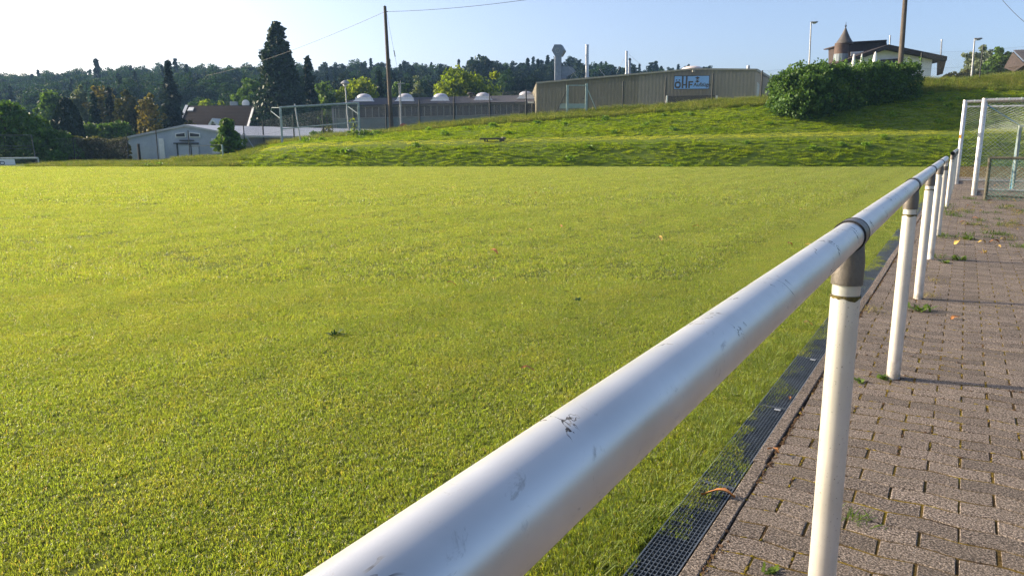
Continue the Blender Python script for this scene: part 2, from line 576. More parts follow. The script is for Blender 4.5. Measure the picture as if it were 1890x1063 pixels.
def leaf_rosette(rng, n, size, h):
    c = np.stack([rng.normal(0, size * .3, n), rng.normal(0, size * .3, n), rng.random(n) * h], 1)
    d = rng.normal(0, 1, (n, 3)); d[:, 2] = np.abs(d[:, 2]) * .5; d /= np.linalg.norm(d, axis=1)[:, None]
    b = np.cross(d, rng.normal(0, 1, (n, 3))); b /= np.linalg.norm(b, axis=1)[:, None]
    L = size * (.12 + .14 * rng.random(n))[:, None]
    return quads_mesh('rosette', np.stack([c - d * L, c + b * L * .5, c + d * L, c - b * L * .5], 1))
weedv = [variant('weed_tuft', leaf_rosette(rng, 90, 0.5, 0.28), [m_weed]) for _ in range(2)]
pts = []; scl = []; idx = []; rot = []
nz = np.random.default_rng(5)
lump = lambda x, y: .5 + .25 * math.sin(x * .9 + 2 * math.sin(y * .7)) + .25 * math.sin(y * 1.7 + x * .35 + 1.3 * math.sin(x * .5))
y = Y_FOOT - 0.05
while y < Y_CREST + 3:
    x = -24.0
    while x < 0.85 * y + 3:
        qx, qy = x + rt.uniform(-.2, .2), y + rt.uniform(-.17, .17)
        if interp(qx, CREST) > 0.03 and (qx > -17 or rt.random() < .7):
            ledge = Y_EDGE + .1 < qy < Y_LEDGE - .1
            top = qy > Y_CREST - 2.6 - .8 * lump(qx, 3)
            r = rt.random()
            L = lump(qx, qy)
            if ledge: k = 4 + rt.randrange(2); s = rt.uniform(.7, 1.0)
            elif Y_EDGE - .45 < qy < Y_EDGE + .2: k = rt.randrange(4); s = rt.uniform(.30, .5)
            elif top and r < .8: k = 6 + rt.randrange(3); s = rt.uniform(.55, 1.0) * (.7 + .5 * L)
            elif r < .004 + .01 * L: k = 9 + rt.randrange(2); s = rt.uniform(.5, 1.0)
            else: k = rt.randrange(4); s = rt.uniform(.55, 1.1) * (.75 + .35 * L)
            pts.append((qx, qy, land(qx, qy) - 0.02)); idx.append(k); scl.append((s, s, s * rt.uniform(.8, 1.2)))
            rot.append((rt.gauss(0, .12) , rt.gauss(0, .12), rt.random() * 6.283))
        x += 0.31
    y += 0.28
# rough grass in front of the shed and hedge on the left, and beyond the crest
for _ in range(1500):
    qx = rt.uniform(-26.5, -15); qy = rt.uniform(Y_FOOT + .2, 47)
    k = 6 + rt.randrange(3) if rt.random() < .5 else rt.randrange(4)
    s = rt.uniform(.5, .9); pts.append((qx, qy, land(qx, qy))); idx.append(k); scl.append((s, s, s * .8)); rot.append((0, 0, rt.random() * 6.283))
for _ in range(2200):
    qx = rt.uniform(26, 52); qy = rt.uniform(Y_CREST, 66)
    k = 6 + rt.randrange(3)
    s = rt.uniform(.7, 1.3); pts.append((qx, qy, land(qx, qy))); idx.append(k); scl.append((s, s, s)); rot.append((0, 0, rt.random() * 6.283))
scatter('bank_grass', pts, rot, scl, idx, tuft + short + tall + weedv, 'rough unmown grass and weeds covering the terraced embankment', 'grass')

# ------------------------------------------------------------------ paving
def concrete_material():
    t = NT('paver_concrete')
    c = t.coord('World')
    sp = t.noise(c, 140, 4, 0.85)
    md = t.noise(c, 75, 4, 0.65)
    lo = t.noise(c, 2.2, 4, 0.6)
    col = t.ramp(sp, [(0.40, (0.012, 0.009, 0.007)), (0.50, (0.095, 0.071, 0.055)), (0.575, (0.42, 0.35, 0.29))])
    col = t.mix(t.ramp(md, [(0.54, 0.0), (0.68, 0.6)]), col, (0.30, 0.25, 0.21))
    col = t.mix(t.ramp(md, [(0.28, 0.6), (0.42, 0.0)]), col, (0.05, 0.04, 0.03))
    col = t.mix(t.ramp(lo, [(0.35, 0.0), (0.7, 0.35)]), col, (0.12, 0.10, 0.075))
    rnd = t.n('NewGeometry').outputs['Random Per Island']
    col = t.mix(1.0, col, t.ramp(rnd, [(0, 0.76), (1, 1.18)]), 'MULTIPLY')
    h = t.math('ADD', t.math('MULTIPLY', sp, 0.7), t.math('MULTIPLY', md, 0.9))
    return t.done(t.pbr(col, 0.88, 0, 0.3, t.bump(h, 1.0, 0.006)))
def moss_material():
    t = NT('mossy_joint')
    c = t.coord('World')
    a = t.noise(c, 5, 4, 0.6); b = t.noise(c, 120, 3, 0.7)
    col = t.ramp(a, [(0.36, (0.045, 0.030, 0.018)), (0.50, (0.11, 0.074, 0.022)), (0.62, (0.19, 0.135, 0.018)), (0.72, (0.30, 0.26, 0.02))])
    col = t.mix(1.0, col, t.ramp(b, [(0.3, 0.45), (0.7, 1.35)]), 'MULTIPLY')
    return t.done(t.pbr(col, 0.95, 0, 0.1, t.bump(b, 0.9, 0.006)))
m_conc = concrete_material(); m_moss = moss_material()
m_farpave = worn('sandy_paving', (0.20, 0.155, 0.11), (0.085, 0.07, 0.045), 0.95, 0, 1.2, 0.5, 0.5, 'World', 0.15)
# bed of sand and moss under the stones, reaching the foot of the bank
bed = [R(-4, -0.579, -0.0030)]
a_end = (Y_FOOT + 0.565 * 0.515) / DY
e = R(a_end, -0.579); bed += [(e.x, Y_FOOT + .2, -0.0030), (60, Y_FOOT + .2, -0.0030), (60, -6, -0.0030), (2, -6, -0.0030)]
mb = MB(); mb.prism(list(reversed(bed)), (0, 0, -0.1))
single('paving_bed', 'mossy sand bed between and beyond the paving stones', 'paving', mb, m_moss, (0, 0, 0), None, 'structure')
LB, WB, AMP = 0.225, 0.1125, 0.0065
vs = []; fs = []
rp = random.Random(21)
row = 0
a = 0.9 - 14 * WB
while a < 33:
    off = (row % 2) * LB / 2
    nmax = 2.0 + 0.10 * a
    n0 = -0.565 - 0.004
    n = n0 - off
    while n < nmax:
        b0, b1 = max(n, n0), n + LB
        if b1 - b0 > 0.03:
            gap = 0.0022 + rp.uniform(0, .0025); gn = .0014 + rp.uniform(0, .0026); inset = 0.0036
            K = 9 if a < 9 else 5
            tz = rp.gauss(0, .0007); tx = rp.gauss(0, .004); ty = rp.gauss(0, .006)
            da = rp.gauss(0, .0012); dn = rp.gauss(0, .0012)
            def ring(ins, zz):
                out = []
                for s_, order in ((0, range(K)), (1, range(K - 1, -1, -1))):
                    for i in order:
                        q = b0 + gn + ins + (b1 - b0 - 2 * gn - 2 * ins) * i / (K - 1)
                        w = AMP * math.sin(2 * math.pi * (q + LB * .25) / LB) * (1 if K == 9 else .8)
                        aa = a + w + (gap + ins if s_ == 0 else WB - gap - ins)
                        z = zz + tz + tx * (q - (b0 + b1) / 2) + ty * (aa - a - WB / 2)
                        out.append(R(aa + da + rp.gauss(0, .0006), q + dn + rp.gauss(0, .0005), z))
                return out
            o = len(vs); M = 2 * K
            vs += ring(0, -.03); vs += ring(0, -.0055); vs += ring(inset, 0.0)
            for r_ in (0, 1):
                for i in range(M):
                    j = (i + 1) % M
                    fs.append((o + r_ * M + i, o + r_ * M + j, o + (r_ + 1) * M + j, o + (r_ + 1) * M + i))
            fs.append(tuple(o + 2 * M + i for i in range(M)))
        n += LB
    a += WB; row += 1
me = mesh_from('paving', [tuple(v) for v in vs], fs); fix_normals(me)
tag(link('paving', me, m_conc), 'grey brown interlocking paving stones beside the pitch', 'paving', None, 'structure')
# plain sandy paving further right and beyond the stones
mb = MB()
far = [R(33, -0.56, -0.004), R(50, -0.56, -0.004)]
mb.prism([R(33, -.56, -.004), R(33, 30, -.004), (58, Y_FOOT + .15, -.004), (R(a_end, -.56).x, Y_FOOT + .15, -.004)], (0, 0, -.004))
single('gravel_path', 'sandy overgrown paving behind the stored goals', 'path', mb, m_farpave, (0, 0, 0), None, 'structure')

# crumbs of moss and soil in the joints and along the kerb
def lump_mesh(seed, sx_, sy_, sz_):
    import bmesh
    r_ = random.Random(seed); bm = bmesh.new(); bmesh.ops.create_icosphere(bm, subdivisions=2, radius=1)
    for v in bm.verts:
        k_ = 1 + r_.uniform(-.28, .28); v.co = Vector((v.co.x * sx_ * k_, v.co.y * sy_ * k_, max(-.2, v.co.z) * sz_ * k_))
    me_ = bpy.data.meshes.new('crumb'); bm.to_mesh(me_); bm.free(); return me_
m_crumb = worn('joint_soil', (0.12, 0.075, 0.045), (0.05, 0.032, 0.02), 0.95, 0, 90, .6, .4, 'World', .1)
m_mossy2 = worn('joint_moss', (0.30, 0.23, 0.03), (0.13, 0.09, 0.02), 0.95, 0, 60, .8, .3, 'World', .1)
crumbs = [variant('crumb', lump_mesh(k, .010, .0055, .004), [m_mossy2]) for k in range(3)] + [variant('crumb', lump_mesh(9 + k, .010, .008, .007), [m_crumb]) for k in range(3)]
pts = []; rot = []; scl = []; idx = []
for _ in range(9000):
    row_ = int(125 * rp.random() ** 1.5); a_ = .9 + row_ * WB; n_ = rp.uniform(-.56, 1.1 + .05 * a_)
    pn = math.sin(a_ * 1.7 + n_ * 2.1) * .5 + .5 * math.sin(n_ * 3.3 - a_ * .9)
    if rp.random() > .35 + .6 * pn: continue
    if rp.random() < .5:
        w_ = AMP * math.sin(2 * math.pi * (n_ + LB * .25) / LB); q = R(a_ + w_ + rp.gauss(0, .0015), n_, -.002); th = -ANG
    else:
        off = (row_ % 2) * LB / 2; n_ = -.569 - off + LB * round((n_ + .569 + off) / LB); q = R(a_ + rp.uniform(.01, WB - .01), n_ + rp.gauss(0, .001), -.002); th = math.pi / 2 - ANG
    if nn(q.x, q.y) < -.56: continue
    s_ = rp.uniform(.45, 1.05); pts.append(tuple(q)); scl.append((s_, s_ * rp.uniform(.6, 1), s_)); rot.append((0, 0, th + rp.gauss(0, .2))); idx.append(rp.randrange(3) if rp.random() < .8 else 3 + rp.randrange(3))
for _ in range(2600):
    a_ = .9 + 14 * rp.random() ** 1.4
    if math.sin(a_ * 4.3) + math.sin(a_ * 9.1 + 1) < rp.uniform(-1.6, 1.4): continue
    q = R(a_, -.566 + abs(rp.gauss(0, .011)) - .006, -.003); s_ = rp.uniform(.3, 1.0)
    pts.append(tuple(q)); scl.append((s_, s_, s_)); rot.append((0, 0, rp.random() * 6)); idx.append(3 + rp.randrange(3) if rp.random() < .8 else rp.randrange(3))
for k_ in range(5):          # soil round the foot of each railing post
    for _ in range(46):
        t_ = rp.random() * 6.283; r_ = .037 + abs(rp.gauss(0, .010)); c_ = R(2.03 + 2.5 * k_, -.227, -.003)
        s_ = rp.uniform(.35, 1.0); pts.append((c_.x + math.cos(t_) * r_, c_.y + math.sin(t_) * r_, -.003)); scl.append((s_, s_, s_)); rot.append((0, 0, rp.random() * 6)); idx.append(3 + rp.randrange(3) if rp.random() < .75 else rp.randrange(3))
scatter('joint_moss', pts, rot, scl, idx, crumbs, 'crumbs of yellow moss and soil in the paving joints', 'moss')

# kerb: a row of slim concrete edging stones
m_kerb = worn('kerb_concrete', (0.29, 0.25, 0.21), (0.12, 0.10, 0.08), 0.9, 0, 14, 0.8, 0.5, 'World', 0.25)
mb = MB(); a = -1.0
while a < 46:
    z = 0.003 + rp.gauss(0, .0012); dn = rp.gauss(0, .0025)
    c = R(a + .498, -0.602 + dn, z - .06)
    mb.box(c, (0.052, 0.988, 0.12), -ANG)
    a += 1.0
o = single('kerb', 'slim concrete kerb between the drain and the paving', 'kerb', mb, m_conc, (0, 0, 0), None, 'structure', bevel=0.004)

# drain channel and its grates
m_dark = worn('dark_channel_floor', (0.016, 0.018, 0.02), (0.008, 0.009, 0.01), 0.95, 0, 6, .3, .3, 'World', .1)  # near-black floor under the grates
mb = MB()
mb.prism([R(-2, -.632, -.11), R(46, -.632, -.11), R(46, -.782, -.11), R(-2, -.782, -.11)], (0, 0, -.02))
single('drain_channel', 'dark drain channel under the steel grates', 'channel', mb, m_dark, (0, 0, 0), None, 'structure')
m_zinc = worn('galvanised_steel', (0.20, 0.23, 0.26), (0.12, 0.14, 0.16), 0.5, 0.75, 8, 0.15, 0.35, 'World')
m_plate = worn('stamped_plate', (0.55, 0.56, 0.55), (0.4, 0.4, 0.4), 0.4, 0.6, 30, 0.1, 0.2)
def grate_mesh():
    b = MB(); f = MB()
    n0, n1 = -0.070, 0.070
    for k in range(1, 10):
        b.box((n0 + .014 * k, 0, -.011), (.0020, .988, .022))
    for k in range(1, 45):
        b.box((0, -.494 + .022 * k, -.0085), (.136, .0018, .015))
    for sx in (n0 + .002, n1 - .002):
        f.box((sx, 0, -.011), (.0045, .996, .0235))
    for sy in (-.496, .496):
        f.box((0, sy, -.011), (.1355, .004, .0235))
    return b, f
ORDS = ['first', 'second', 'third', 'fourth', 'fifth', 'sixth', 'seventh', 'eighth', 'ninth', 'tenth', 'eleventh', 'twelfth', 'thirteenth', 'fourteenth', 'fifteenth', 'sixteenth', 'seventeenth', 'eighteenth', 'nineteenth', 'twentieth', 'farthest']
bm_, fm_ = grate_mesh()
bme = mesh_from('grid_bars', bm_.v, bm_.f); fme = mesh_from('rim', fm_.v, fm_.f); fix_normals(bme); fix_normals(fme)
bme.materials.append(m_zinc); fme.materials.append(m_zinc)
tagb = MB().box((.03, .46, .0035), (.03, .02, .002))
tme = mesh_from('maker_plate', tagb.v, tagb.f); fix_normals(tme); tme.materials.append(m_plate)
A0 = G(1349, 897); A0 = A0.x * DX + A0.y * DY          # joint between two grates in the photograph
for i in range(20):
    a = A0 - 1.5 + i * 1.0
    p = R(a, -0.704, -0.004 + rp.gauss(0, .0015))
    lab = {0: 'galvanised drain grate cut off by the bottom edge of the photo', 1: 'steel drain grate carrying an orange leaf, between lawn and kerb'}.get(i,
          '%s steel drain grate of the row, counted from the photo\'s bottom edge' % ORDS[min(i, 20)])
    T = thing('drain_grate', lab, 'grate', p, 'steel grates along the drain channel')
    T.rotation_euler = (0, 0, -ANG)
    for nm, me_ in (('grid_bars', bme), ('rim', fme)) + ((('maker_plate', tme),) if i in (0, 2, 3, 5) else ()):
        c = bpy.data.objects.new(nm, me_); COL.objects.link(c); c.parent = T

# ------------------------------------------------------------------ the railing beside the pitch
def rail_material():
    t = NT('brushed_aluminium')
    c = t.coord('Object')
    lo = t.noise(c, 7, 4, 0.6)
    st = t.noise(t.coord('Object', (70, 70, 6)), 6, 2, 0.6)
    col = t.ramp(lo, [(0.35, (0.62, 0.61, 0.59)), (0.65, (0.71, 0.70, 0.68))])
    # black scuffs: thin wandering scratches and smears where things were leant on the tube
    sc = t.noise(t.coord('Object'), 6.5, 4, 0.68, 1.4)
    line = t.math('LESS_THAN', t.math('ABSOLUTE', t.math('SUBTRACT', sc, 0.5)), 0.0075)
    pm = t.ramp(t.noise(c, 9.5, 2, 0.5), [(0.575, 0.0), (0.61, 1.0)])
    fine = t.ramp(t.noise(c, 160, 2, 0.7), [(0.36, 0.4), (0.5, 1.0)])
    mk = t.math('MULTIPLY', t.math('MULTIPLY', line, pm), fine)
    sm = t.ramp(t.noise(t.coord('Object', (14, 8, 14)), 3, 6, 0.75, .6), [(0.60, 0.0), (0.70, 0.35)])
    mk = t.math('MAXIMUM', mk, t.math('MULTIPLY', sm, fine))
    col = t.mix(mk, col, (0.022, 0.022, 0.024))
    rr = t.math('ADD', t.ramp(lo, [(0.3, 0.33), (0.7, 0.39)]), t.math('MULTIPLY', mk, 0.45))
    me = t.math('SUBTRACT', 0.62, t.math('MULTIPLY', mk, 0.8))
    return t.done(t.pbr(col, rr, me, 0.5))
def post_material():
    t = NT('satin_aluminium_post')
    c = t.coord('Object')
    lo = t.noise(c, 4, 4, 0.6); sp = t.noise(c, 190, 2, 0.6)
    st = t.noise(t.coord('Object', (1, 1, .03)), 160, 2, 0.6)
    col = t.ramp(lo, [(0.35, (0.60, 0.57, 0.52)), (0.65, (0.72, 0.69, 0.64))])
    col = t.mix(t.ramp(sp, [(0.68, 0.0), (0.72, 0.8)]), col, (0.12, 0.09, 0.07))
    z = t.n('SeparateXYZ'); t.l(c, z.inputs[0])
    low = t.ramp(z.outputs[2], [(0.0, 1.0), (0.16, 0.0)])
    dirt = t.math('MULTIPLY', low, t.ramp(t.noise(c, 22, 4, .7), [(0.42, 0.0), (0.62, 0.75)]))
    col = t.mix(dirt, col, (0.16, 0.11, 0.07))
    return t.done(t.pbr(col, t.ramp(st, [(0.3, 0.38), (0.7, 0.5)]), 0.55, 0.5, t.bump(sp, 0.08, 0.002)))
m_rail = rail_material(); m_post = post_material()
m_tee = worn('grey_cast_fitting', (0.16, 0.145, 0.13), (0.10, 0.09, 0.08), 0.42, 0.45, 16, 0.12, 0.3)
m_ring = worn('black_rubber_ring', (0.02, 0.02, 0.02), (0.012, 0.012, 0.012), 0.6, 0, 20)
m_lichen = worn('lichen_dirt', (0.16, 0.13, 0.03), (0.05, 0.042, 0.02), 0.95, 0, 60, 0.6, 0.3)
RN, RZ, RR = -0.227, 1.071, 0.0355

def railing(label, a_posts, a0, a1, cover, closed_end):
    base = R(a_posts[0], RN, 0)
    T = thing('railing', label, 'railing', base)
    # split the tube at the fittings so that it shades as separate lengths
    mb = MB(); cuts = [a0] + [a for a in a_posts if a0 < a < a1] + [a1]
    n = 40
    pts = [R(x, RN, RZ) for x in (a0, a1)]
    if closed_end:        # the tube turns down into the last post
        rad = 0.06
        pts = [R(a0, RN, RZ), R(a1 - rad, RN, RZ)] + [R(a1 - rad + rad * math.sin(k * math.pi / 12), RN, RZ - rad + rad * math.cos(k * math.pi / 12)) for k in range(1, 7)] + [R(a1, RN, RZ - .11)]
    mb.tube(pts, RR, n, cap=False)
    part(T, 'handrail', mb, m_rail, auto=40)
    if not closed_end:
        e = MB(); e.tube([R(a0 - .02, RN, RZ), R(a0 + .02, RN, RZ)], RR + .004, 24, False); e.tube([R(a0 - .02, RN, RZ), R(a0 + .02, RN, RZ)], RR - .004, 24, False)
        part(T, 'end_sleeve', e, m_tee, auto=40)
        d = MB(); d.tube([R(a0 + .1, RN, RZ), R(a0 + .11, RN, RZ)], RR - .001, 24); part(T, 'dark_bore_disc', d, m_ring)  # black disc standing in for the shade inside the open tube
    for k, a in enumerate(a_posts):
        c = R(a, RN, 0)
        p = MB(); lean = (rp.gauss(0, .003), rp.gauss(0, .003))
        p.tube([c + Vector((lean[0], lean[1], -.12)), c + Vector((0, 0, RZ - .155))], RR, 32)
        po = part(T, 'post', p, m_post, auto=40)
        last = closed_end and k == len(a_posts) - 1
        f = MB()
        if not last:
            f.tube([R(a - .042, RN, RZ), R(a + .042, RN, RZ)], RR + .0035, 40)
            # the tee's neck, flaring a little into the sleeve
            f.tube([c + Vector((0, 0, RZ - .125)), c + Vector((0, 0, RZ - .07)), c + Vector((0, 0, RZ - .02))], [RR + .0025, RR + .003, RR - .002], 32)
        else:
            f.tube([c + Vector((0, 0, RZ - .16)), c + Vector((0, 0, RZ - .10))], RR + .003, 32)
        part(T, 'tee_fitting', f, m_tee, auto=40)
        if not last:
            g = MB()
            for s_ in (-1, 1):
                g.tube([R(a + s_ * .0425 - .0022, RN, RZ), R(a + s_ * .0425 + .0022, RN, RZ)], RR + .0045, 40)
            part(T, 'rubber_ring', g, m_ring, auto=40)
        q = MB(); q.tube([c + Vector((0, 0, RZ - .152)), c + Vector((0, 0, RZ - .124))], RR - .002, 28)
        part(T, 'spigot', q, m_rail, auto=40)
        if k < 3:
            w = MB(); prof = []
            for j in range(28):
                th = 2 * math.pi * j / 28
                hgt = .004 + .010 * abs(math.sin(th * 2.3 + k)) * rp.random()
                x, y = math.cos(th) * (RR + .0012), math.sin(th) * (RR + .0012)
                prof.append((c + Vector((x, y, RZ - .1535 - hgt)), c + Vector((x * .99, y * .99, RZ - .1525))))
            vv = []; ff = []
            for j in range(28):
                vv += [prof[j][0], prof[j][1]]
                j2 = (j + 1) % 28
                ff.append((2 * j, 2 * j2, 2 * j2 + 1, 2 * j + 1))
            w.add(vv, ff)
            part(T, 'lichen_rim', w, m_lichen, smooth_=True)
    return T
railing('long aluminium railing running up from the photo\'s bottom edge beside the lawn', [2.03 + 2.5 * k for k in range(5)], -1.2, 12.03, None, True)
railing('shorter railing with an open tube end, standing before the stored goals', [17.62 + 2.2 * k for k in range(5)], 17.55, 26.5, None, False)

# ------------------------------------------------------------------ nets
def net_panel(mb, p00, p10, p01, p11, step, r, sag=0.0, diamond=True):
    """a knotted net over a four-sided patch: thin three-sided twine, diagonal meshes"""
    p00, p10, p01, p11 = map(Vector, (p00, p10, p01, p11))
    L = ((p10 - p00).length + (p11 - p01).length) / 2; Hh = ((p01 - p00).length + (p11 - p10).length) / 2
    nu, nv = max(1, round(L / step)), max(1, round(Hh / step))
    nrm = (p10 - p00).cross(p01 - p00).normalized()
    def at(i, j):
        u, v = i / nu, j / nv
        q = p00.lerp(p10, u).lerp(p01.lerp(p11, u), v)
        return q + nrm * (sag * math.sin(math.pi * u) * math.sin(math.pi * v)) - Vector((0, 0, abs(sag) * .4 * math.sin(math.pi * u) * math.sin(math.pi * v)))
    if diamond:
        lines = []
        for s in range(-nv, nu + 1):
            seg = [(s + j, j) for j in range(nv + 1) if 0 <= s + j <= nu]
            if len(seg) > 1: lines.append(seg)
        for s in range(0, nu + nv + 1):
            seg = [(s - j, j) for j in range(nv + 1) if 0 <= s - j <= nu]
            if len(seg) > 1: lines.append(seg)
    else:
        lines = [[(i, j) for j in range(nv + 1)] for i in range(nu + 1)] + [[(i, j) for i in range(nu + 1)] for j in range(nv + 1)]
    for seg in lines:
        mb.tube([at(*q) for q in seg], r, 3, False)

def chainlink(mb, pts, h, step=0.085, r=0.0022):
    for (a, b) in zip(pts[:-1], pts[1:]):
        a, b = Vector(a), Vector(b)
        L = (Vector((b.x, b.y)) - Vector((a.x, a.y))).length
        def at(s, z, o):
            q = a.lerp(b, s / L); return Vector((q.x, q.y + o, q.z + z))
        s = -h
        while s < L:
            for sg in (0, 1):
                z0, z1 = 0.0, h
                s0, s1 = s, s + h
                if s0 < 0: z0 += -s0; s0 = 0
                if s1 > L: z1 -= s1 - L; s1 = L
                if s1 - s0 > .02:
                    if sg: mb.tube([at(s0, h - z0, .003), at(s1, h - z1, .003)], r, 3, False)
                    else: mb.tube([at(s0, z0, -.003), at(s1, z1, -.003)], r, 3, False)
            s += step

m_alu = worn('white_aluminium', (0.54, 0.53, 0.52), (0.42, 0.41, 0.39), 0.32, 0.65, 5, 0.08, 0.2)
m_steelg = worn('grey_painted_steel', (0.42, 0.45, 0.47), (0.30, 0.32, 0.34), 0.5, 0.4, 6)
m_netw = worn('white_net_twine', (0.42, 0.47, 0.43), (0.26, 0.33, 0.29), 0.8, 0, 8)
m_netg = worn('green_net_twine', (0.16, 0.30, 0.24), (0.10, 0.19, 0.15), 0.8, 0, 8)
m_netb = worn('blue_net_twine', (0.10, 0.36, 0.58), (0.30, 0.42, 0.50), 0.8, 0, 5)
m_mossy = worn('mossy_steel', (0.11, 0.10, 0.07), (0.05, 0.05, 0.035), 0.7, 0.2, 10, .3)
m_yellow = worn('orange_sticker', (0.75, 0.38, 0.03), (0.6, 0.3, 0.03), 0.5)

E_ = Vector((NX, NY, 0)); B_ = Vector((DX, DY, 0))
def oval_post(mb, p, h, rx=0.062, ry=0.05, n=20, top_cap=True):
    vs = []; fs = []
    prof = [(-.03, 1), (h - .01, 1), (h, .9)]
    for (z, k) in prof:
        for j in range(n):
            t = 2 * math.pi * j / n
            vs.append(p + E_ * (rx * k * math.cos(t)) + B_ * (ry * k * math.sin(t)) + Vector((0, 0, z)))
    for i in range(len(prof) - 1):
        for j in range(n):
            j2 = (j + 1) % n
            fs.append((i * n + j, i * n + j2, (i + 1) * n + j2, (i + 1) * n + j))
    fs.append(tuple(2 * n + j for j in range(n)))
    mb.add(vs, fs)

def big_goal(label, p, h, bundle, group=None):
    p = Vector(p)
    T = thing('football_goal', label, 'goal', p, 'full size goals stored on the paving')
    W, D, DT = 7.32, 2.0, 1.0
    up = Vector((0, 0, 1))
    q = p + E_ * W
    for s in (p, q):
        m = MB(); oval_post(m, s, h)
        o = part(T, 'goal_post', m, m_alu, auto=40)
        if s is p:
            k = MB(); k.box(p + up * 1.46 - E_ * .035 - B_ * .052, (.06, .004, .11), -ANG); part_sub(o, 'sticker', k, m_yellow if not bundle else m_steelg)
    m = MB(); m.tube([p + up * (h - .05), q + up * (h - .05)], .045, 16); part(T, 'crossbar', m, m_alu, auto=40)
    for i in range(1, 9):
        c = p + E_ * (W * i / 30) + up * (h - .05); m = MB(); m.tube([c - E_ * .012, c + E_ * .012], .052, 12)
        part(T, 'net_tie', m, m_netw)
    # stays: from near the top of each post back and down, and the frame on the ground
    for s in (p, q):
        m = MB()
        m.tube([s + up * (h - .12), s + up * (h - .16) + B_ * .25, s + up * 1.62 + B_ * (DT + .25), s + up * .05 + B_ * D], .022, 8)
        part(T, 'net_stay', m, m_netb if s is p and bundle else m_steelg, auto=40)
        m = MB(); m.tube([s + up * .04, s + up * .04 + B_ * D], .03, 8); part(T, 'ground_bar', m, m_steelg, auto=40)
    m = MB(); m.tube([p + up * .04 + B_ * D, q + up * .04 + B_ * D], .03, 8); part(T, 'ground_bar', m, m_alu, auto=40)
    m = MB(); m.tube([p + up * (h - .16) + B_ * 1.1, p + up * (h - .16) + B_ * 1.1 + E_ * 2.2], .02, 8); part(T, 'net_stay', m, m_steelg, auto=40)
    n = MB(); st = .12; r = .0032
    W2 = 3.2
    f0, f1 = p + up * (h - .09), p + E_ * W2 + up * (h - .09)
    b0, b1 = p + up * 1.62 + B_ * (DT + .25), p + E_ * W2 + up * 1.62 + B_ * (DT + .25)
    g0, g1 = p + up * .05 + B_ * D, p + E_ * W2 + up * .05 + B_ * D
    net_panel(n, f0, f1, b0, b1, st, r, -.10)
    net_panel(n, b0, b1, g0, g1, st, r, .10)
    part(T, 'net', n, m_netw)
    n = MB()
    net_panel(n, p + up * (h - .15), p + up * .06, b0, g0, st, r, .04)
    part(T, 'side_net', n, m_netg)
    if bundle:
        m = MB(); c = p + E_ * .83 + B_ * 1.2
        for k in range(14):
            th = k * 2.4; rr = .012 + .004 * (k % 7)
            pts_ = [c + Vector((math.cos(th + z * .8) * rr * (1 + .5 * z), math.sin(th + z * .8) * rr * (1 + .5 * z), 1.72 - z * 1.60)) for z in np.linspace(0, 1, 9)]
            m.tube(pts_, .011, 5)
            m.mi = 1 if k % 2 else 0
        part(T, 'rolled_net', m, [m_netb, m_netw])
        m = MB(); m.tube([p + up * (h - .12), c + up * 1.70], .013, 6); m.tube([c + up * 1.7, c + up * 1.5 + E_ * .9 + B_ * .1], .012, 6); part(T, 'net_cord', m, m_netb)
    return T

def part_sub(parent, name, mb, mat, **k):
    return part(parent, name, mb, mat, **k)

G1 = G(1797, 361); G2 = R(G1.x * DX + G1.y * DY + 5.6, nn(G1.x, G1.y) - .30)
big_goal('white aluminium football goal stored nearest the paving, blue net bundled at its back', G1, 2.33, True)
g2 = G(1765, 336)
g2 = Vector((g2.x * .95, g2.y * .95, 0))
big_goal('second white football goal behind, its post carrying a small orange sticker', g2, 2.56, False)
# the small goal in front of them
p = G(1818, 369); hh = 0.94
T = thing('mini_goal', 'small mossy training goal with green net in front of the big goals', 'goal', p)
up = Vector((0, 0, 1)); Wm, Dm = 2.4, .75
fr = MB()
pa, pb = p, p + E_ * Wm
for s in (pa, pb): 
    m = MB(); m.tube([s, s + up * hh], .04, 10); part(T, 'goal_post', m, m_mossy, auto=40)
m = MB(); m.tube([pa + up * hh, pb + up * hh], .036, 10); part(T, 'crossbar', m, m_mossy, auto=40)
for s in (pa, pb):
    m = MB(); m.tube([s + up * hh, s + up * (hh - .02) + B_ * .35, s + B_ * Dm + up * .04, s + up * .03], .02, 6); part(T, 'side_frame', m, m_mossy, auto=40)
m = MB(); m.tube([pa + B_ * Dm + up * .04, pb + B_ * Dm + up * .04], .025, 6); part(T, 'ground_bar', m, m_mossy)
n = MB(); st = .09
t0, t1 = pa + up * hh + B_ * .35, pb + up * hh + B_ * .35
net_panel(n, pa + up * hh, pb + up * hh, t0, t1, st, .0036, -.03); net_panel(n, t0, t1, pa + B_ * Dm, pb + B_ * Dm, st, .0036, .06)
net_panel(n, pa + up * hh, pa + up * .03, t0, pa + B_ * Dm, st, .0036, .02)
net_panel(n, pa + up * hh - B_ * .03, pb + up * hh - B_ * .03, pa + up * .02 - B_ * .25, pb + up * .02 - B_ * .25, st, .0036, .05)
part(T, 'net', n, m_netg)

